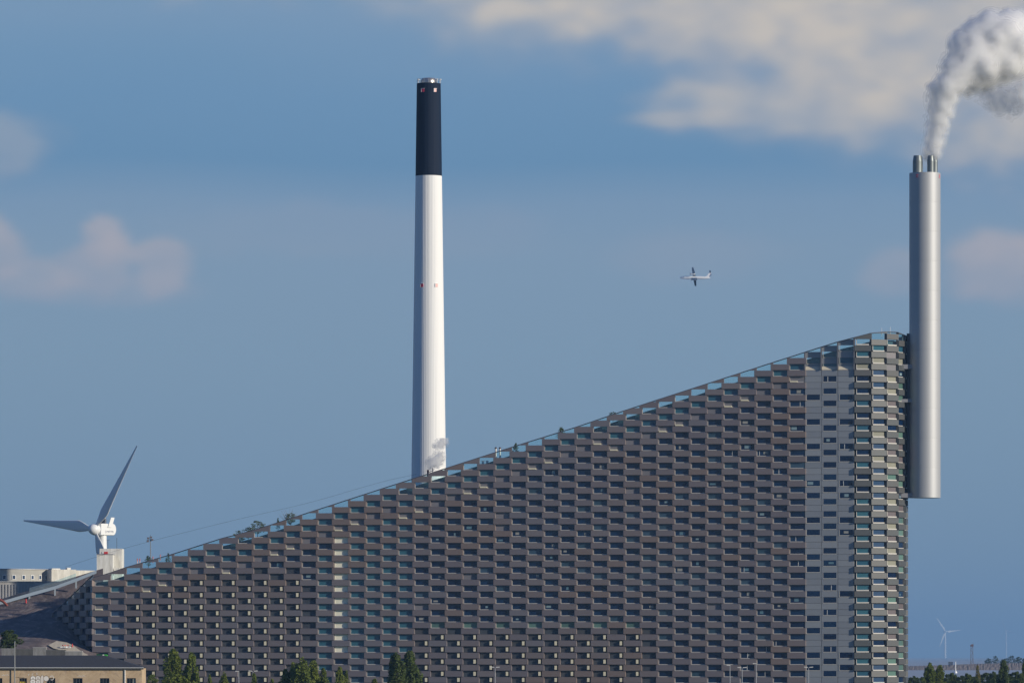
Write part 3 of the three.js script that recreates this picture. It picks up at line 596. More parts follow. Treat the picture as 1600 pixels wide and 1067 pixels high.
// ================================================================ YELLOW HOUSE at the lower left
{
  const d = 1040, x0 = at(-70, 0, d).x, x1 = at(221, 0, d).x, eave = at(0, 1043.2, d).y, ridge = at(0, 1024, d).y, s = thing('yellow_house', 'long tan rendered house with a dark hipped roof and graffiti', 'house', [x0, 1, -d]), W = x1 - x0, Hw = eave - 1, dp = 11;
  const X = (px) => at(px, 0, d).x - x0, Yp = (py) => at(0, py, d).y - 1;
  // wall face is left open where its windows stand
  const wins = [[-9, 2.5], [29, 41], [71.5, 85.5], [113, 128], [155, 170], [197, 211.5]], wy1 = Yp(1059.5), wy0 = wy1 - 1.9, wall = [];
  const pl = (a, b, y0, y1) => wall.push(box(b - a, y1 - y0, 0.4, (a + b) / 2, (y0 + y1) / 2, -0.2));
  pl(0, W, wy1, Hw); pl(0, W, 0, wy0);
  let xx = 0;
  for (const [a, b] of wins) { pl(xx, X(a), wy0, wy1); xx = X(b); }
  pl(xx, W, wy0, wy1);
  wall.push(box(0.4, Hw, dp - 0.8, W - 0.2, Hw / 2, -dp / 2), box(0.4, Hw, dp - 0.8, 0.2, Hw / 2, -dp / 2), box(W, Hw, 0.4, W / 2, Hw / 2, -dp + 0.2));
  const render = texture(512, (u, v) => { const n = tile(u, v, 6, 5), m = tile(u, v, 30, 3, 4), p = smoothstep(tile(u, v, 9, 4, 9), 0.1, 0.34); return [208 + 30 * n + 16 * m - 20 * p, 182 + 32 * n + 16 * m - 18 * p, 148 + 32 * n + 14 * m - 10 * p]; });
  const wg = merge(wall), wp = wg.attributes.position, wu = wg.attributes.uv;
  for (let i = 0; i < wp.count; i++) wu.setXY(i, wp.getX(i) / 7 + wp.getZ(i) / 9, wp.getY(i) / 7);
  part('wall', wg, mat(0.82, 0.82, 0.82, 0.92, 0, { map: render }), s);
  const glass = mat(0.012, 0.015, 0.022, 0.15);
  wins.forEach(([a, b], i) => {
    const w = X(b) - X(a), f = part('window', [box(w, 0.09, 0.1, 0, 0.9, 0), box(w, 0.09, 0.1, 0, -0.9, 0), ...[-0.5, -0.17, 0.17, 0.5].map((k) => box(0.07, 1.71, 0.1, k * (w - 0.08), 0, 0))], mat(0.1, 0.1, 0.11, 0.7), s);
    f.position.set((X(a) + X(b)) / 2, (wy0 + wy1) / 2, -0.22);
    part('pane', box(w - 0.02, 1.78, 0.03, 0, 0, -0.07), glass, f);
    if (i === 1) part('yellow_panel', box(w * 0.82, 1.3, 0.06, -0.1, -0.3, 0.02), mat(0.5, 0.36, 0.04, 0.7), f);
    if (i === 5) part('blind', box(w * 0.33, 1.7, 0.05, w * 0.3, 0, -0.03), mat(0.35, 0.36, 0.3, 0.8), f);
  });
  const over = 0.35, a = [0 - over, Hw, over], b = [W + over, Hw, over], c = [W + over, Hw, -dp - over], e = [-over, Hw, -dp - over], r0 = [0, ridge - 1, -dp / 2], r1 = [X(160), ridge - 1, -dp / 2];
  part('roof', tris([...quad(a, b, r1, r0), [b, c, r1], ...quad(c, e, r0, r1), [e, a, r0], ...quad(e, c, b, a)], 6), mat(0.04, 0.042, 0.05, 0.85, 0, { bumpMap: rough, bumpScale: 0.05 }), s);
  part('gutter', [bar([-over, Hw - 0.03, over + 0.07], [W + over, Hw - 0.03, over + 0.07], 0.09, 0.09, 8)], mat(0.5, 0.5, 0.47, 0.5), s);
  part('fascia', box(W + 0.6, 0.24, 0.06, W / 2, Hw - 0.2, over - 0.06), mat(0.05, 0.05, 0.055, 0.8), s);
  part('downpipe', [bar([X(194.4), 0, 0.12], [X(194.4), Hw - 0.1, 0.12], 0.09, 0.09, 8)], MAT.white, s);
  part('downpipe', [bar([X(16.6), 0, 0.1], [X(16.6), Hw - 0.25, 0.1], 0.06, 0.06, 8)], mat(0.2, 0.16, 0.12, 0.8), s);
  // graffiti sprayed on the render
  const cv = document.createElement('canvas'); cv.width = 1024; cv.height = 300; const q = cv.getContext('2d');
  const bubble = (x, y, w, h, fill, hole) => { q.beginPath(); q.ellipse(x, y, w, h, 0.06, 0, 7); q.fillStyle = fill; q.fill(); q.lineWidth = 9; q.strokeStyle = 'rgba(110,95,80,1)'; q.stroke(); if (hole) { q.beginPath(); q.ellipse(x, y, w * 0.28, h * 0.2, 0.1, 0, 7); q.lineWidth = 6; q.stroke(); } };
  bubble(448, 170, 60, 55, '#eeeae4', 1); bubble(444, 248, 64, 58, '#ebe7e0', 1); bubble(560, 165, 58, 58, '#e2dbd2', 1); bubble(566, 250, 60, 55, '#e6e0d8', 1); bubble(655, 200, 42, 105, '#ded6cc', 0); bubble(750, 175, 62, 62, '#e4ded6', 0);
  q.strokeStyle = '#dcd7cf'; q.lineWidth = 15; q.beginPath(); q.ellipse(880, 160, 42, 46, 0, 3.4, 8.6); q.stroke();
  q.lineWidth = 8; q.beginPath();
  for (const [x, y] of [[330, 90], [420, 80], [520, 66]]) { q.moveTo(x + 40, y - 18); q.quadraticCurveTo(x - 6, y - 22, x + 12, y); q.quadraticCurveTo(x + 46, y + 16, x, y + 24); }
  q.stroke();
  q.strokeStyle = '#5d5142'; q.lineWidth = 7; q.beginPath(); q.moveTo(40, 150);
  for (let i = 1; i < 15; i++) q.quadraticCurveTo(40 + i * 15 - 9, 130 + (i * 53) % 46, 40 + i * 15, 140 + (i * 31) % 30);
  q.stroke();
  const paint = new THREE.CanvasTexture(cv); paint.colorSpace = THREE.SRGBColorSpace;
  part('graffiti', new THREE.PlaneGeometry(X(90) - X(20), 2.3).translate((X(20) + X(90)) / 2, Yp(1058.5), 0.006), new THREE.MeshStandardMaterial({ map: paint, transparent: true, roughness: 0.9 }), s);
  const cv2 = document.createElement('canvas'); cv2.width = 256; cv2.height = 96; const q2 = cv2.getContext('2d'); q2.strokeStyle = 'rgba(222,214,204,1)'; q2.lineWidth = 8; q2.beginPath(); q2.moveTo(14, 60);
  for (let i = 1; i < 12; i++) q2.quadraticCurveTo(14 + i * 19 - 12, 20 + (i * 47) % 60, 14 + i * 19, 40 + (i * 29) % 30);
  q2.stroke();
  const tag2 = new THREE.CanvasTexture(cv2); tag2.colorSpace = THREE.SRGBColorSpace;
  for (const px of [8, 127]) part('sprayed_tag', new THREE.PlaneGeometry(1.75, 0.65).translate(X(px), Yp(px < 50 ? 1054 : 1055.5), 0.006), new THREE.MeshStandardMaterial({ map: tag2, transparent: true, roughness: 0.9 }), s);
}
{
  const q = at(22, 1044, 1030), s = thing('slim_pole', 'slim grey pole in front of the yellow house', 'pole', [q.x, 1, q.z]);
  part('pole', [cyl(0.11, 0.08, at(0, 1003, 1030).y - 1, 0, 0, 0, 10)], mat(0.3, 0.31, 0.3, 0.7), s); part('pole_cap', [new THREE.SphereGeometry(0.1, 8, 6).translate(0, at(0, 1003, 1030).y - 1, 0)], MAT.steel, s);
}

// ================================================================ TREES
const leaf = (r, g, b) => phys(r, g, b, { roughness: 0.9, transmission: 0.4, thickness: 0, side: THREE.DoubleSide, specularIntensity: 0.3 });
const leafMats = {
  poplar: [leaf(0.16, 0.205, 0.03), leaf(0.185, 0.225, 0.032)], bush: [leaf(0.15, 0.175, 0.035)], dark: [leaf(0.085, 0.125, 0.03), leaf(0.1, 0.14, 0.032)], dry: [leaf(0.2, 0.18, 0.05)], far: [leaf(0.05, 0.08, 0.05)],
};
const crowns = new Map();
function crownGeo(shape, variant, count, leaf) {   // unit crown: height 1 from 0, half width 0.5; clumps of small leaves through its volume
  const key = [shape, variant, count, leaf].join();
  if (crowns.has(key)) return crowns.get(key);
  const keep = seed; seed = variant * 7919 + shape.length * 131 + 17;
  const clumps = [], t = [];
  const half = (y) => shape === 'column' ? 0.5 * Math.min(1, 0.5 + y * 2.5) * Math.pow(1 - y, 0.62) + 0.015 : shape === 'cone' ? 0.5 * (1 - y) + 0.04 : 0.5 * Math.sqrt(Math.max(0, 1 - (2 * y - 1) ** 2)) * (1.04 - 0.2 * y);
  const nc = shape === 'round' ? 34 : 46;
  for (let i = 0; i < nc; i++) { const y = Math.pow(rnd(), 0.9), a = rnd() * 6.283, r = half(y) * Math.sqrt(rr(0.25, 1)) * rr(0.75, 1.1); clumps.push([Math.cos(a) * r, y * 0.93 + 0.02, Math.sin(a) * r, rr(0.09, 0.19) * (0.5 + half(y))]); }
  for (let i = 0; i < count; i++) {
    const c = clumps[i % nc], a = rnd() * 6.283, z = rr(-1, 1), R = c[3] * Math.cbrt(rr(0.2, 1)), q = Math.sqrt(1 - z * z), p = [c[0] + Math.cos(a) * q * R, c[1] + z * R * (shape === 'column' ? 1.5 : 0.85), c[2] + Math.sin(a) * q * R], l = leaf * rr(0.6, 1.3);
    const u = new THREE.Vector3(rr(-1, 1), rr(-0.6, 1), rr(-1, 1)).normalize(), v = new THREE.Vector3(rr(-1, 1), rr(-1, 1), rr(-1, 1)).cross(u).normalize();
    const P = (s, k) => [p[0] + (u.x * s + v.x * k * 1.6) * l, p[1] + (u.y * s + v.y * k) * l * 0.6, p[2] + (u.z * s + v.z * k) * l];
    t.push([P(-1, 0), P(0, 0.5), P(1, 0)], [P(-1, 0), P(1, 0), P(0, -0.5)]);
  }
  const g = tris(t);
  seed = keep;
  crowns.set(key, g);
  return g;
}
let treeNo = 0;
function tree(name, label, px, topPy, widthPx, d, shape, leaves, { ground = 1, bottom = null, group = null, count = 2600, leaf = 0.055, category = 'tree' } = {}) {
  const top = at(px, topPy, d), h = top.y - ground; let w = size(widthPx, d); const base = bottom === null ? h * 0.12 : bottom * h, s = thing(name, label, category, [top.x, ground, top.z], rr(0, 6), group);
  const trunk = [bar([0, -0.3, 0], [0, h * 0.75, 0], Math.max(0.06, h * 0.022), Math.max(0.03, h * 0.006), 7)];
  for (let k = 0; k < 5; k++) { const y = lerp(base, h * 0.7, k / 5 + 0.05), a = k * 2.4; trunk.push(bar([0, y, 0], [Math.cos(a) * w * 0.28, y + h * 0.16, Math.sin(a) * w * 0.28], h * 0.008, h * 0.003, 5)); }
  part('trunk', trunk, MAT.wood, s);
  if (shape === 'column' || category === 'shrub') w *= 1.28;
  const c = part('crown', crownGeo(shape, treeNo++ % 5, count, leaf), pick(leafMats[leaves]), s);
  c.position.y = base; c.scale.set(w, h - base, w);
  return s;
}
// in front of the building
tree('poplar_tree', 'tall pointed poplar just right of the yellow house', 269.5, 1016, 32, 1180, 'column', 'poplar', { count: 5000 });
tree('poplar_tree', 'narrow pointed poplar right of the taller one by the house', 298, 1022.5, 24, 1180, 'column', 'poplar', { count: 4200 });
tree('small_tree', 'low green tree top at the corner of the yellow house', 236, 1053, 22, 1160, 'round', 'poplar', { count: 1400, bottom: 0.45 });
tree('small_tree', 'little pointed tree top right of the narrow poplar', 327, 1056, 10, 1180, 'column', 'poplar');
tree('small_tree', 'small pointed tree beside the double street lamp', 349, 1051, 16, 1180, 'column', 'poplar');
tree('small_tree', 'small pointed tree just right of the double street lamp', 396.5, 1052.5, 12, 1180, 'column', 'poplar');
tree('small_tree', 'tiny tree top midway between the lamp and the broad clump', 424, 1061, 14, 1180, 'round', 'poplar');
for (const [px, py, w, which] of [[446, 1047, 22, 'short poplar at the left end'], [458, 1038, 24, 'second poplar from the left'], [470, 1030, 34, 'tallest and broadest poplar'], [489, 1034, 26, 'second tallest poplar'], [505, 1046, 20, 'short poplar at the right end']]) tree('poplar_tree', which + ' of the broad clump under the bright window column', px, py, w, 1175 + rr(-6, 6), 'column', 'poplar', { count: 4200, group: 'poplars in the broad clump' });
tree('poplar_tree', 'slim poplar right of the broad clump', 530.5, 1043.5, 17, 1180, 'column', 'poplar', { count: 3500 });
tree('poplar_tree', 'short slim poplar right of the slim one by the clump', 541, 1050, 12, 1185, 'column', 'poplar');
tree('small_tree', 'low tree top left of the dark pair of poplars', 585, 1060, 15, 1180, 'round', 'poplar');
tree('poplar_tree', 'dark broad poplar, left of the pair before the building', 619, 1022, 30, 1165, 'column', 'dark', { count: 5000 });
tree('poplar_tree', 'dark broad poplar, right of the pair before the building', 641, 1020.5, 32, 1170, 'column', 'dark', { count: 5000 });
tree('small_tree', 'yellow-green bush at the foot of the dark pair of poplars', 620, 1060, 34, 1150, 'round', 'bush', { count: 1400 });
tree('small_tree', 'bushy dark tree on the slope at the left edge', 14, 984, 36, 1285, 'round', 'dark', { ground: at(0, 1020, 1285).y, bottom: 0.15, count: 4200 });
// right of the building, before the water
tree('tall_tree', 'tall pointed tree nearest the building by the water', 1454, 1037.5, 22, 1500, 'column', 'poplar', { count: 5000 });
tree('tall_tree', 'pointed tree beside the tallest one by the water', 1469.5, 1040, 18, 1500, 'column', 'poplar', { count: 4200 });
tree('tall_tree', 'autumn-tinted slim tree in the row by the water', 1528.5, 1041, 10, 1560, 'column', 'dry', { count: 1600 });
tree('tall_tree', 'broad tall tree standing above the row by the water', 1569, 1033.5, 19, 1500, 'column', 'dark', { count: 5000 });
tree('tall_tree', 'tree cut by the right edge of the picture', 1600.5, 1037, 9, 1500, 'column', 'dark', { count: 3500 });
[[1417, 1062, 16], [1428, 1056, 22], [1441, 1058, 18], [1450, 1060, 18], [1484, 1053, 24], [1490, 1051, 18], [1497, 1060, 20], [1504, 1056, 24], [1514, 1052, 20], [1524, 1057, 22], [1540, 1051, 24], [1553, 1049, 20], [1561, 1054, 22], [1577, 1058, 24], [1583, 1050, 22], [1592, 1049, 20]].forEach(([px, py, w], k) => {
  const which = ['first', 'second', 'third', 'fourth', 'fifth', 'sixth', 'seventh', 'eighth', 'ninth', 'tenth', 'eleventh', 'twelfth', 'thirteenth', 'fourteenth', 'fifteenth', 'sixteenth'][k];
  tree('round_tree', which + ' round-topped tree from the building in the dense row by the water', px, py, w, 1530 + rr(-40, 60), 'round', 'dark', { count: 3200, bottom: 0.05, group: 'round trees in the row by the water', leaf: 0.06 });
});
for (let k = 0; k < 6; k++) {   // wooded island
  const px = 1545 + k * 12, which = ['first', 'second', 'third', 'fourth', 'fifth', 'sixth'][k];
  tree('island_tree', which + ' tree from the left on the hazy wooded island beyond the breakwater', px, [1028, 1025, 1029, 1024, 1026, 1025][k], 15, 5200, 'round', 'far', { ground: 0.5, bottom: 0.0, count: 700, leaf: 0.07, group: 'trees on the wooded island' });
}
// on the building's roof
const deckAt = (px, py) => { const d0 = 1312 - (px - 150) * 0.0211; return at(px, py, d0 + 7); };
for (const [px, py, w, h, name, label, leaves, shape] of [
  [373, 829, 16, 14, 'roof_shrub', 'leftmost low shrub of the three on the roof edge', 'bush', 'round'], [388, 823, 16, 14, 'roof_shrub', 'middle low shrub of the three on the roof edge', 'bush', 'round'], [402, 813, 18, 18, 'roof_shrub', 'tallest of the three low shrubs on the roof edge', 'bush', 'round'],
  [434, 809, 8, 13, 'roof_tree', 'tiny dark conifer on the roof edge right of the shrubs', 'dark', 'cone'], [454, 801, 14, 14, 'roof_shrub', 'thin half-bare shrub on the roof edge above the low end', 'bush', 'round'],
  [806, 692, 13, 14, 'roof_tree', 'small pointed tree on the roof right of the twin pipes', 'dark', 'cone'], [877, 668, 15, 20, 'roof_tree', 'small bushy tree on the roof midway up the slope', 'dark', 'column'],
  [262, 865, 9, 12, 'roof_shrub', 'small dark shrub at the rail right of the mast', 'dark', 'column'], [231, 868, 9, 12, 'roof_shrub', 'small dark shrub at the foot of the roof mast', 'dark', 'round'], [958, 643, 10, 6, 'roof_shrub', 'tuft of leaves showing over the rail high up the slope', 'dark', 'round'],
]) { const q = deckAt(px, py); tree(name, label, px, py, w, -q.z, shape, leaves, { ground: q.y - size(h + 8, -q.z), bottom: 0.2, count: 900, leaf: 0.055, category: name === 'roof_shrub' ? 'shrub' : 'tree' }); }
{   // bare twigs beside the thin shrub
  const q = deckAt(452, 815), s = thing('bare_shrub', 'bare twiggy shrub spreading above the roof edge', 'shrub', q), tw = [];
  for (let k = 0; k < 26; k++) { const a = rr(-1.1, 1.1), l = rr(1.4, 3.2); tw.push(bar([0, -0.6, 0], [Math.sin(a) * l, Math.cos(a) * l, rr(-0.8, 0.8)], 0.035, 0.012, 4)); }
  part('twigs', tw, mat(0.2, 0.16, 0.15, 0.95), s);
}

// ================================================================ SMALL THINGS ON THE ROOF
{
  const q = deckAt(234.5, 872), s = thing('roof_mast', 'slim roof mast with a cluster of lamps at its head', 'mast', q), h = size(30, -q.z);
  part('pole', [bar([0, -1, 0], [0, h, 0], 0.13, 0.1, 8)], mat(0.22, 0.25, 0.28, 0.6), s); part('tip', [bar([0, h, 0], [0, h + 0.9, 0], 0.04)], MAT.darkSteel, s);
  for (const [x, y, z] of [[-0.62, -0.5, 0], [-0.5, 0.15, 0.2], [0.1, 0.35, 0.25], [0.4, -0.2, 0.1]]) part('lamp_head', box(0.42, 0.42, 0.36, x, h + y, z, 0.3), mat(0.09, 0.08, 0.1, 0.6), s);
  part('cross_arm', [bar([-0.7, h - 0.2, 0], [0.5, h - 0.2, 0], 0.06)], MAT.darkSteel, s);
}
for (const [px, label] of [[774.6, 'left one of the twin white pipes with dark caps on the roof'], [781.2, 'right one of the twin white pipes with dark caps on the roof']]) {
  const q = deckAt(px, 718), h = size(17, -q.z), s = thing('flue_pipe', label, 'pipe', q);
  part('pipe', [cyl(0.2, 0.2, h + 1, 0, -1, 0, 14)], mat(0.7, 0.68, 0.64, 0.5), s); part('cap', [cyl(0.27, 0.22, 0.32, 0, h, 0, 14)], mat(0.05, 0.03, 0.04, 0.7), s);
}
for (const px of [754.5, 761.2]) {
  const q = deckAt(px, 727), s = thing('short_pipe', px < 757 ? 'left stubby white pipe seen through the glass parapet' : 'right stubby white pipe seen through the glass parapet', 'pipe', [q.x, q.y - 1, q.z - 1]);
  part('pipe', [cyl(0.28, 0.28, 2.6, 0, -0.6, 0, 14)], mat(0.75, 0.72, 0.66, 0.5), s); part('rim', new THREE.TorusGeometry(0.29, 0.05, 6, 16).rotateX(Math.PI / 2).translate(0, 2, 0), MAT.steel, s);
}
{
  const q = deckAt(671, 744), s = thing('steam_vent', 'small dark steam vent on the roof before the white chimney', 'vent', q);
  part('vent_pipe', [cyl(0.22, 0.22, 2, -0.35, -0.6, 0, 10)], mat(0.03, 0.02, 0.03, 0.8), s); part('cowl', box(0.5, 0.4, 0.4, -0.35, 1.2, 0), mat(0.04, 0.02, 0.035, 0.8), s); part('branch_pipe', [bar([-0.3, 0.8, 0], [0.9, 1.3, 0], 0.09), bar([0.7, 0.2, 0], [0.7, 1.8, 0], 0.09)], MAT.darkSteel, s); part('junction_box', box(0.4, 0.5, 0.3, 0.2, 0.3, 0.4), MAT.white, s);
}
for (const [px, py, h, label] of [[213, 882, 10, 'pair of thin red and white marker poles on the roof near the tower'], [237.5, 876, 7, 'red and white marker post at the foot of the roof mast'], [249, 872, 6, 'short red and white marker post left of the dark shrub at the rail']]) {
  const q = deckAt(px, py), s = thing('marker_pole', label, 'marker pole', [q.x, q.y - 0.4, q.z - 5]), n = h > 8 ? 2 : 1, L = size(h, -q.z);
  for (let k = 0; k < n; k++) for (let j = 0; j < 3; j++) part('pole_band', [cyl(0.1, 0.1, (L + 0.4) / 3, k * 0.55 - 0.2, j * (L + 0.4) / 3, 0, 8)], j === 1 ? mat(0.7, 0.55, 0.5, 0.7) : mat(0.6, 0.14, 0.12, 0.7), s);
}
for (const [px, py0, py1, label] of [[1378.5, 521, 512, 'short white rod, left one of two on the building top'], [1392, 520, 510.5, 'taller white rod, right one of two on the building top']]) {
  const a = at(px, py0 + 2, 1290), s = thing('antenna', label, 'antenna', a);
  part('rod', [bar([0, -0.5, 0], [0, size(py0 - py1 + 2, 1290), 0], 0.05, 0.03)], MAT.white, s); part('rod_base', [cyl(0.12, 0.1, 0.4, 0, 0, 0, 8)], MAT.steel, s);
}
mark(part('lift_cable', new THREE.TubeGeometry(new THREE.CatmullRomCurve3([[100, 886, 1345], [200, 855, 1335], [360, 814, 1325], [480, 786, 1320], [600, 752, 1315], [650, 741, 1312]].map((p) => at(...p))), 60, 0.022, 5), mat(0.09, 0.1, 0.12, 0.7), scene), 'thin cable strung just above the sloping roof', 'cable');

// ================================================================ STREET LAMPS before the facade
for (const [px, py, heads, label] of [[372.5, 1049.5, 1, 'street lamp with a flat head among the small trees'], [395, 1049, 2, 'double-headed street lamp right of the single one among small trees'], [773.5, 1043, 2, 'street lamp with two heads before the middle of the facade'], [1141, 1040, 1, 'thin street lamp before the lower right of the facade'], [1160, 1043.5, 2, 'double-headed street lamp before the lower right of the facade'], [1182, 1037.5, 1, 'tilted single lamp head right of the double-headed lamp'], [1264, 1043, 2, 'lamp with a small flat head before the flush grey panels']]) {
  const q = at(px, py, 1200), s = thing('street_lamp', label, 'street lamp', [q.x, 1, q.z]), h = q.y - 1;
  part('pole', [cyl(0.09, 0.06, h, 0, 0, 0, 10)], mat(0.35, 0.37, 0.4, 0.5, 0.3), s);
  for (let k = 0; k < heads; k++) { const sx = heads === 1 ? -0.3 : k ? 0.55 : -0.55; part('lamp_arm', [bar([0, h - 0.05, 0], [sx * 0.6, h + 0.05, 0], 0.045)], MAT.steel, s); part('lamp_head', box(0.75, 0.14, 0.34, sx, h + 0.08, 0, 0, 0, sx * 0.15), mat(0.66, 0.66, 0.64, 0.5), s); }
}

// ================================================================ FAR SHORE: breakwater, hut, beacons, tower
{
  const d = 4420, s = thing('breakwater', 'long low stone breakwater across the water', 'breakwater', [at(1530, 0, d).x, 0, -d]), p = new THREE.PlaneGeometry(230, 1, 300, 10), v = p.attributes.position;
  for (let i = 0; i < v.count; i++) { const t = v.getY(i) + 0.5, x = v.getX(i), h = lerp(3.1, 5.4, smoothstep(x, -60, 30)); v.setXYZ(i, x, Math.sin(t * Math.PI) * h + 0.5 * noise.noise(x * 0.9, t * 6, 0) - 0.1, lerp(7, -7, t) + 0.8 * noise.noise(x * 0.7, t * 7, 5)); }
  p.computeVertexNormals();
  part('stone_bank', p, mat(0.15, 0.13, 0.132, 0.95, 0, { flatShading: true, side: THREE.DoubleSide }), s);
  const h = thing('shore_hut', 'small dark hut standing on the breakwater', 'hut', [at(1486, 0, d).x, 3.6, -d + 0.5]);
  part('hut_wall', box(3.2, 2.3, 2.4, 0, 1.1, 0), mat(0.05, 0.07, 0.12, 0.8), h); part('hut_roof', box(3.5, 0.25, 2.8, 0, 2.38, 0), mat(0.06, 0.07, 0.09, 0.8), h);
  const b = thing('white_beacon', 'slim white beacon post in the water before the breakwater', 'beacon', [at(1494, 0, 3600).x, 0, -3600]);
  part('beacon_post', [cyl(0.35, 0.22, 7, 0, 0, 0, 12)], MAT.white, b); part('beacon_base', [cyl(1.1, 0.8, 1.4, 0, -0.2, 0, 14)], MAT.white, b);
}
{
  const d = 4900, q = at(1519.5, 0, d), yt = at(0, 1010, d).y, s = thing('lookout_tower', 'thin lattice tower with a boxy head beyond the breakwater', 'tower', [q.x, 0, q.z]), legs = [];
  for (const [x, z] of [[-1, -1], [1, -1], [1, 1], [-1, 1]]) part('leg', [bar([x * 1.05, 0, z * 1.05], [x * 0.8, yt, z * 0.8], 0.16)], mat(0.16, 0.13, 0.13, 0.8), s);
  for (let k = 0; k < 7; k++) { const y0 = k * yt / 7, y1 = (k + 1) * yt / 7, f = k & 1 ? 1 : -1; legs.push(bar([f * 0.95, y0, 0.95], [-f * 0.95, y1, 0.95], 0.1), bar([f * 0.95, y0, -0.95], [-f * 0.95, y1, -0.95], 0.1), box(1.9, 0.14, 1.9, 0, y1 - 0.1, 0)); }
  part('lattice', legs, mat(0.16, 0.13, 0.13, 0.8), s);
  part('head', [box(2.5, 1.2, 2.3, 0, yt + 0.55, 0)], mat(0.1, 0.045, 0.05, 0.7), s); part('head_roof', [box(1.9, 0.7, 1.8, 0.3, yt + 1.5, 0)], mat(0.15, 0.12, 0.13, 0.7), s); part('aerial', [bar([0.9, yt + 1.8, 0], [0.9, yt + 3.3, 0], 0.09)], MAT.darkSteel, s);
  mark(part('island', new THREE.SphereGeometry(1, 48, 16, 0, 2 * Math.PI, 0, Math.PI / 2).scale(60, 3.6, 25).translate(at(1590, 0, 5200).x, 0, -5230), mat(0.06, 0.085, 0.06, 0.95), scene), 'low wooded island beyond the breakwater', 'island', null, 'structure');
}

// ================================================================ AEROPLANE
{
  const d = 5300, c = at(1086.5, 434, d), s = thing('aeroplane', 'white twin propeller aeroplane banking in the sky', 'aeroplane', c), L = size(48, d), wht = mat(0.86, 0.85, 0.82, 0.4), blue = mat(0.16, 0.2, 0.3, 0.5), under = mat(0.12, 0.17, 0.26, 0.5);  // the dark tone paints underside shade on wings, tailplane and belly
  const inner = s;   // nose along -x, right wing along +z before the bank
  const prof = [[0, -0.5], [0.35, -0.49], [0.75, -0.46], [1.15, -0.41], [1.38, -0.34], [1.4, 0.1], [1.35, 0.22], [0.95, 0.36], [0.45, 0.47], [0.05, 0.5]].map(([r, x]) => new THREE.Vector2(r, x * L));
  part('fuselage', new THREE.LatheGeometry(prof, 24).rotateZ(-Math.PI / 2), wht, inner);
  const wing = (sd) => { const f = new THREE.Shape(); f.moveTo(-1.3, 0); f.lineTo(1.4, 0); f.lineTo(1.3, 5.5); f.lineTo(0.55, 13.5); f.lineTo(-0.85, 13.5); f.lineTo(-1.2, 5.5); return new THREE.ExtrudeGeometry(f, { depth: 0.3, bevelEnabled: false }).rotateX(Math.PI / 2).scale(1, 1, sd).translate(-0.9, 1.45, 0); };
  for (const sd of [1, -1]) {
    const w = part('wing', wing(sd), under, inner);
    w.material = under; w.material.side = THREE.DoubleSide;
    const e = part('engine', [new THREE.CapsuleGeometry(0.62, 3.4, 6, 14).rotateZ(Math.PI / 2).translate(-1.9, 1.05, sd * 4.1)], wht, inner);
    const blades = []; for (let k = 0; k < 6; k++) { const a = k * Math.PI / 3; blades.push(box(0.08, 1.9, 0.24, 0, 0.98, 0).applyMatrix4(new THREE.Matrix4().makeRotationX(a)).translate(-4.2, 1.05, sd * 4.1)); }
    part('propeller', blades, MAT.darkSteel, e);
  }
  const fin = new THREE.Shape(); fin.moveTo(7.4, 0.8); fin.lineTo(12.6, 0.5); fin.lineTo(14.2, 5.6); fin.lineTo(12.1, 5.6); fin.lineTo(10.4, 1.9);
  part('tail_fin', new THREE.ExtrudeGeometry(fin, { depth: 0.3, bevelEnabled: false }).translate(0, 0, -0.15), wht, inner);
  part('rudder', box(0.7, 3.6, 0.34, 13.35, 2.9, 0, 0, 0, -0.3), blue, inner);
  part('tailplane', [box(1.5, 0.22, 7.2, 13.2, 5.5, 0)], under, inner);
  part('belly', [box(5, 0.9, 2.2, -0.6, -1.2, 0)], under, inner);
  s.rotation.set(0, -0.15, 0); s.rotateX(-34 * D2R); s.rotateZ(-0.02);
}

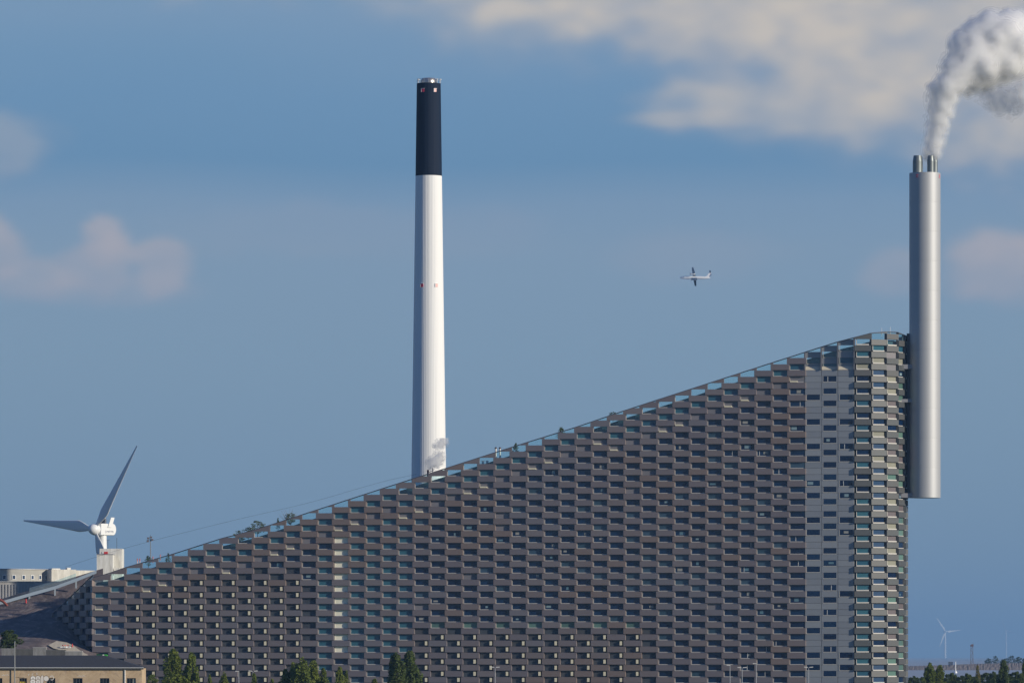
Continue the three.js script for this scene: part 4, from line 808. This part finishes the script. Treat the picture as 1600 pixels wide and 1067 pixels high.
// ================================================================ STEAM
function plume(name, label, lobes, centre, half, res, shells, rough_, fine, color) {   // lobes [x, y, z, r] in metres round the centre; shells [level in metres outwards, opacity]
  const s = thing(name, label, 'steam', centre), N = res, cell = 2 * half / N;
  const field = new Float32Array(N * N * N).fill(-9), soft = new Float32Array(N * N * N).fill(-3);
  for (let k = 0; k < N; k++) for (let j = 0; j < N; j++) for (let i = 0; i < N; i++) {
    const x = -half + i * cell, y = -half + j * cell, z = -half + k * cell;
    let m = 0, w = 0;
    for (const [a, b, c, r] of lobes) { const q = Math.hypot(x - a, y - b, z - c); if (q < r + 3.2) { const f = Math.exp(-(q - r) * 1.7); m += f; w = 1; } }
    if (!w) continue;
    const near = Math.log(m + 1e-9) / 1.7, at3 = i + j * N + k * N * N;
    soft[at3] = Math.max(-3, near);
    if (near < -3) continue;
    const s1 = clamp(1 - y / 34, 0.3, 1.4), b1 = Math.abs(noise.noise(x * fine * s1, y * fine * s1, z * fine * s1)), b2 = Math.abs(noise.noise(x * fine * 2.3 + 9, y * fine * 2.3, z * fine * 2.3)), b3 = noise.noise(x * fine * 5 + 4, y * fine * 5, z * fine * 5);
    soft[at3] += rough_ * (1.5 * (b1 - 0.25) + 0.8 * (b2 - 0.25));
    field[at3] = near + rough_ * (1.9 * (b1 - 0.25) + 0.9 * (b2 - 0.25) + 0.25 * b3);
  }
  shells.forEach(([level, opacity], n) => {
    const mc = new MarchingCubes(N, new THREE.MeshBasicMaterial(), true, false, 400000);
    mc.field.set(field); mc.isolation = -level; mc.update();
    const count = mc.count, g = new THREE.BufferGeometry();
    g.setAttribute('position', new THREE.BufferAttribute(mc.positionArray.slice(0, count * 3), 3));
    const P = mc.positionArray, nor = new Float32Array(count * 3), S = (x, y, z) => soft[clamp(Math.round(x), 0, N - 1) + clamp(Math.round(y), 0, N - 1) * N + clamp(Math.round(z), 0, N - 1) * N * N];
    for (let i = 0; i < count; i++) {
      const x = (P[i * 3] + 1) * N / 2, y = (P[i * 3 + 1] + 1) * N / 2, z = (P[i * 3 + 2] + 1) * N / 2, h = 1.5;
      let a = 0, b = 0, c = 0;
      for (const q of [1, 2, 3]) { a += S(x - h * q, y, z) - S(x + h * q, y, z); b += S(x, y - h * q, z) - S(x, y + h * q, z); c += S(x, y, z - h * q) - S(x, y, z + h * q); }
      const l = Math.hypot(a, b, c) || 1;
      nor.set([a / l, b / l, c / l], i * 3);
    }
    g.setAttribute('normal', new THREE.BufferAttribute(nor, 3));
    g.scale(half, half, half);
    const m = phys(...color, { roughness: 1, specularIntensity: 0, transmission: 0.6, thickness: 0, transparent: opacity < 1, opacity });
    part(n ? 'veil' : 'core', g, m, s);
  });
  return s;
}
{
  const d = 1293, c = at(1535, 95, d), keep = seed, lobes = []; seed = 4242;
  const L = (px, py, r, dz = 0) => lobes.push([size(px - 1535, d), size(95 - py, d), dz, size(r, d)]);
  const path = [[1458, 238, 6, 4], [1460, 222, 8, 4], [1463, 205, 10, 5], [1466, 187, 13, 6], [1470, 168, 16, 7], [1476, 148, 19, 9], [1486, 128, 22, 12], [1498, 110, 25, 15], [1514, 98, 28, 18], [1532, 88, 31, 22], [1552, 80, 34, 25], [1574, 72, 36, 27], [1596, 64, 32, 22]];
  for (const [px, py, r, spread] of path) { const back = -Math.max(0, px - 1490) * 0.075; L(px, py, r * 0.8, back); for (let k = 0; k < 6; k++) { const a = rnd() * 6.283; L(px + Math.cos(a) * spread, py + Math.sin(a) * spread, r * rr(0.35, 0.62), back + rr(-1, 1) * size(spread, d)); } }
  for (const [px, py, r] of [[1528, 52, 24], [1550, 40, 27], [1578, 38, 28], [1604, 34, 22], [1628, 28, 13], [1506, 66, 20], [1522, 124, 20], [1545, 114, 22], [1570, 104, 22], [1594, 96, 20]]) L(px, py, r, -2 - Math.max(0, px - 1490) * 0.075);
  seed = keep;
  plume('steam_plume', 'large white steam plume drifting right from the silver chimney', lobes, c, 23, 120, [[-1.9, 0.8], [-1.4, 0.5], [-1.0, 0.45], [-0.6, 0.42], [-0.25, 0.36], [0.1, 0.25], [0.45, 0.16], [0.9, 0.08]], 0.72, 0.22, [0.99, 0.99, 0.99]);
  const w = at(1575, 152, d + 12), wl = [];
  for (const [px, py, r] of [[1538, 152, 8], [1550, 150, 14], [1566, 156, 16], [1584, 152, 18], [1604, 146, 18], [1560, 168, 9], [1580, 170, 10], [1597, 160, 13], [1618, 150, 14]]) wl.push([size(px - 1575, d), size(152 - py, d), rr(-1, 1), size(r, d)]);
  plume('shaded_steam', 'thin shaded wisp of steam hanging under the white plume', wl, w, 9, 56, [[-1.3, 0.2], [-0.9, 0.16], [-0.5, 0.14], [-0.1, 0.11], [0.3, 0.08], [0.7, 0.05]], 1.1, 0.25, [0.99, 0.99, 0.99]);
}
{
  const d = 1318, c = at(688, 712, d), sl = [];
  for (const [px, py, r] of [[672, 729, 3.2], [670, 722, 3.8], [675, 721, 3.2], [681, 721, 3], [687, 717, 4.5], [690, 712, 4], [684, 725, 3.2], [688, 696, 3.6], [692, 691, 4.6], [694, 687, 3], [680, 697, 2.4]]) sl.push([size(px - 688, d), size(712 - py, d), rr(-0.3, 0.3), size(r, d)]);
  plume('vent_steam', 'small grey puffs of steam before the foot of the white chimney', sl, c, 4.2, 60, [[-0.3, 0.2], [-0.12, 0.16], [0.05, 0.12], [0.22, 0.07]], 0.4, 0.8, [0.95, 0.95, 0.95]);
}

renderer.render(scene, camera);
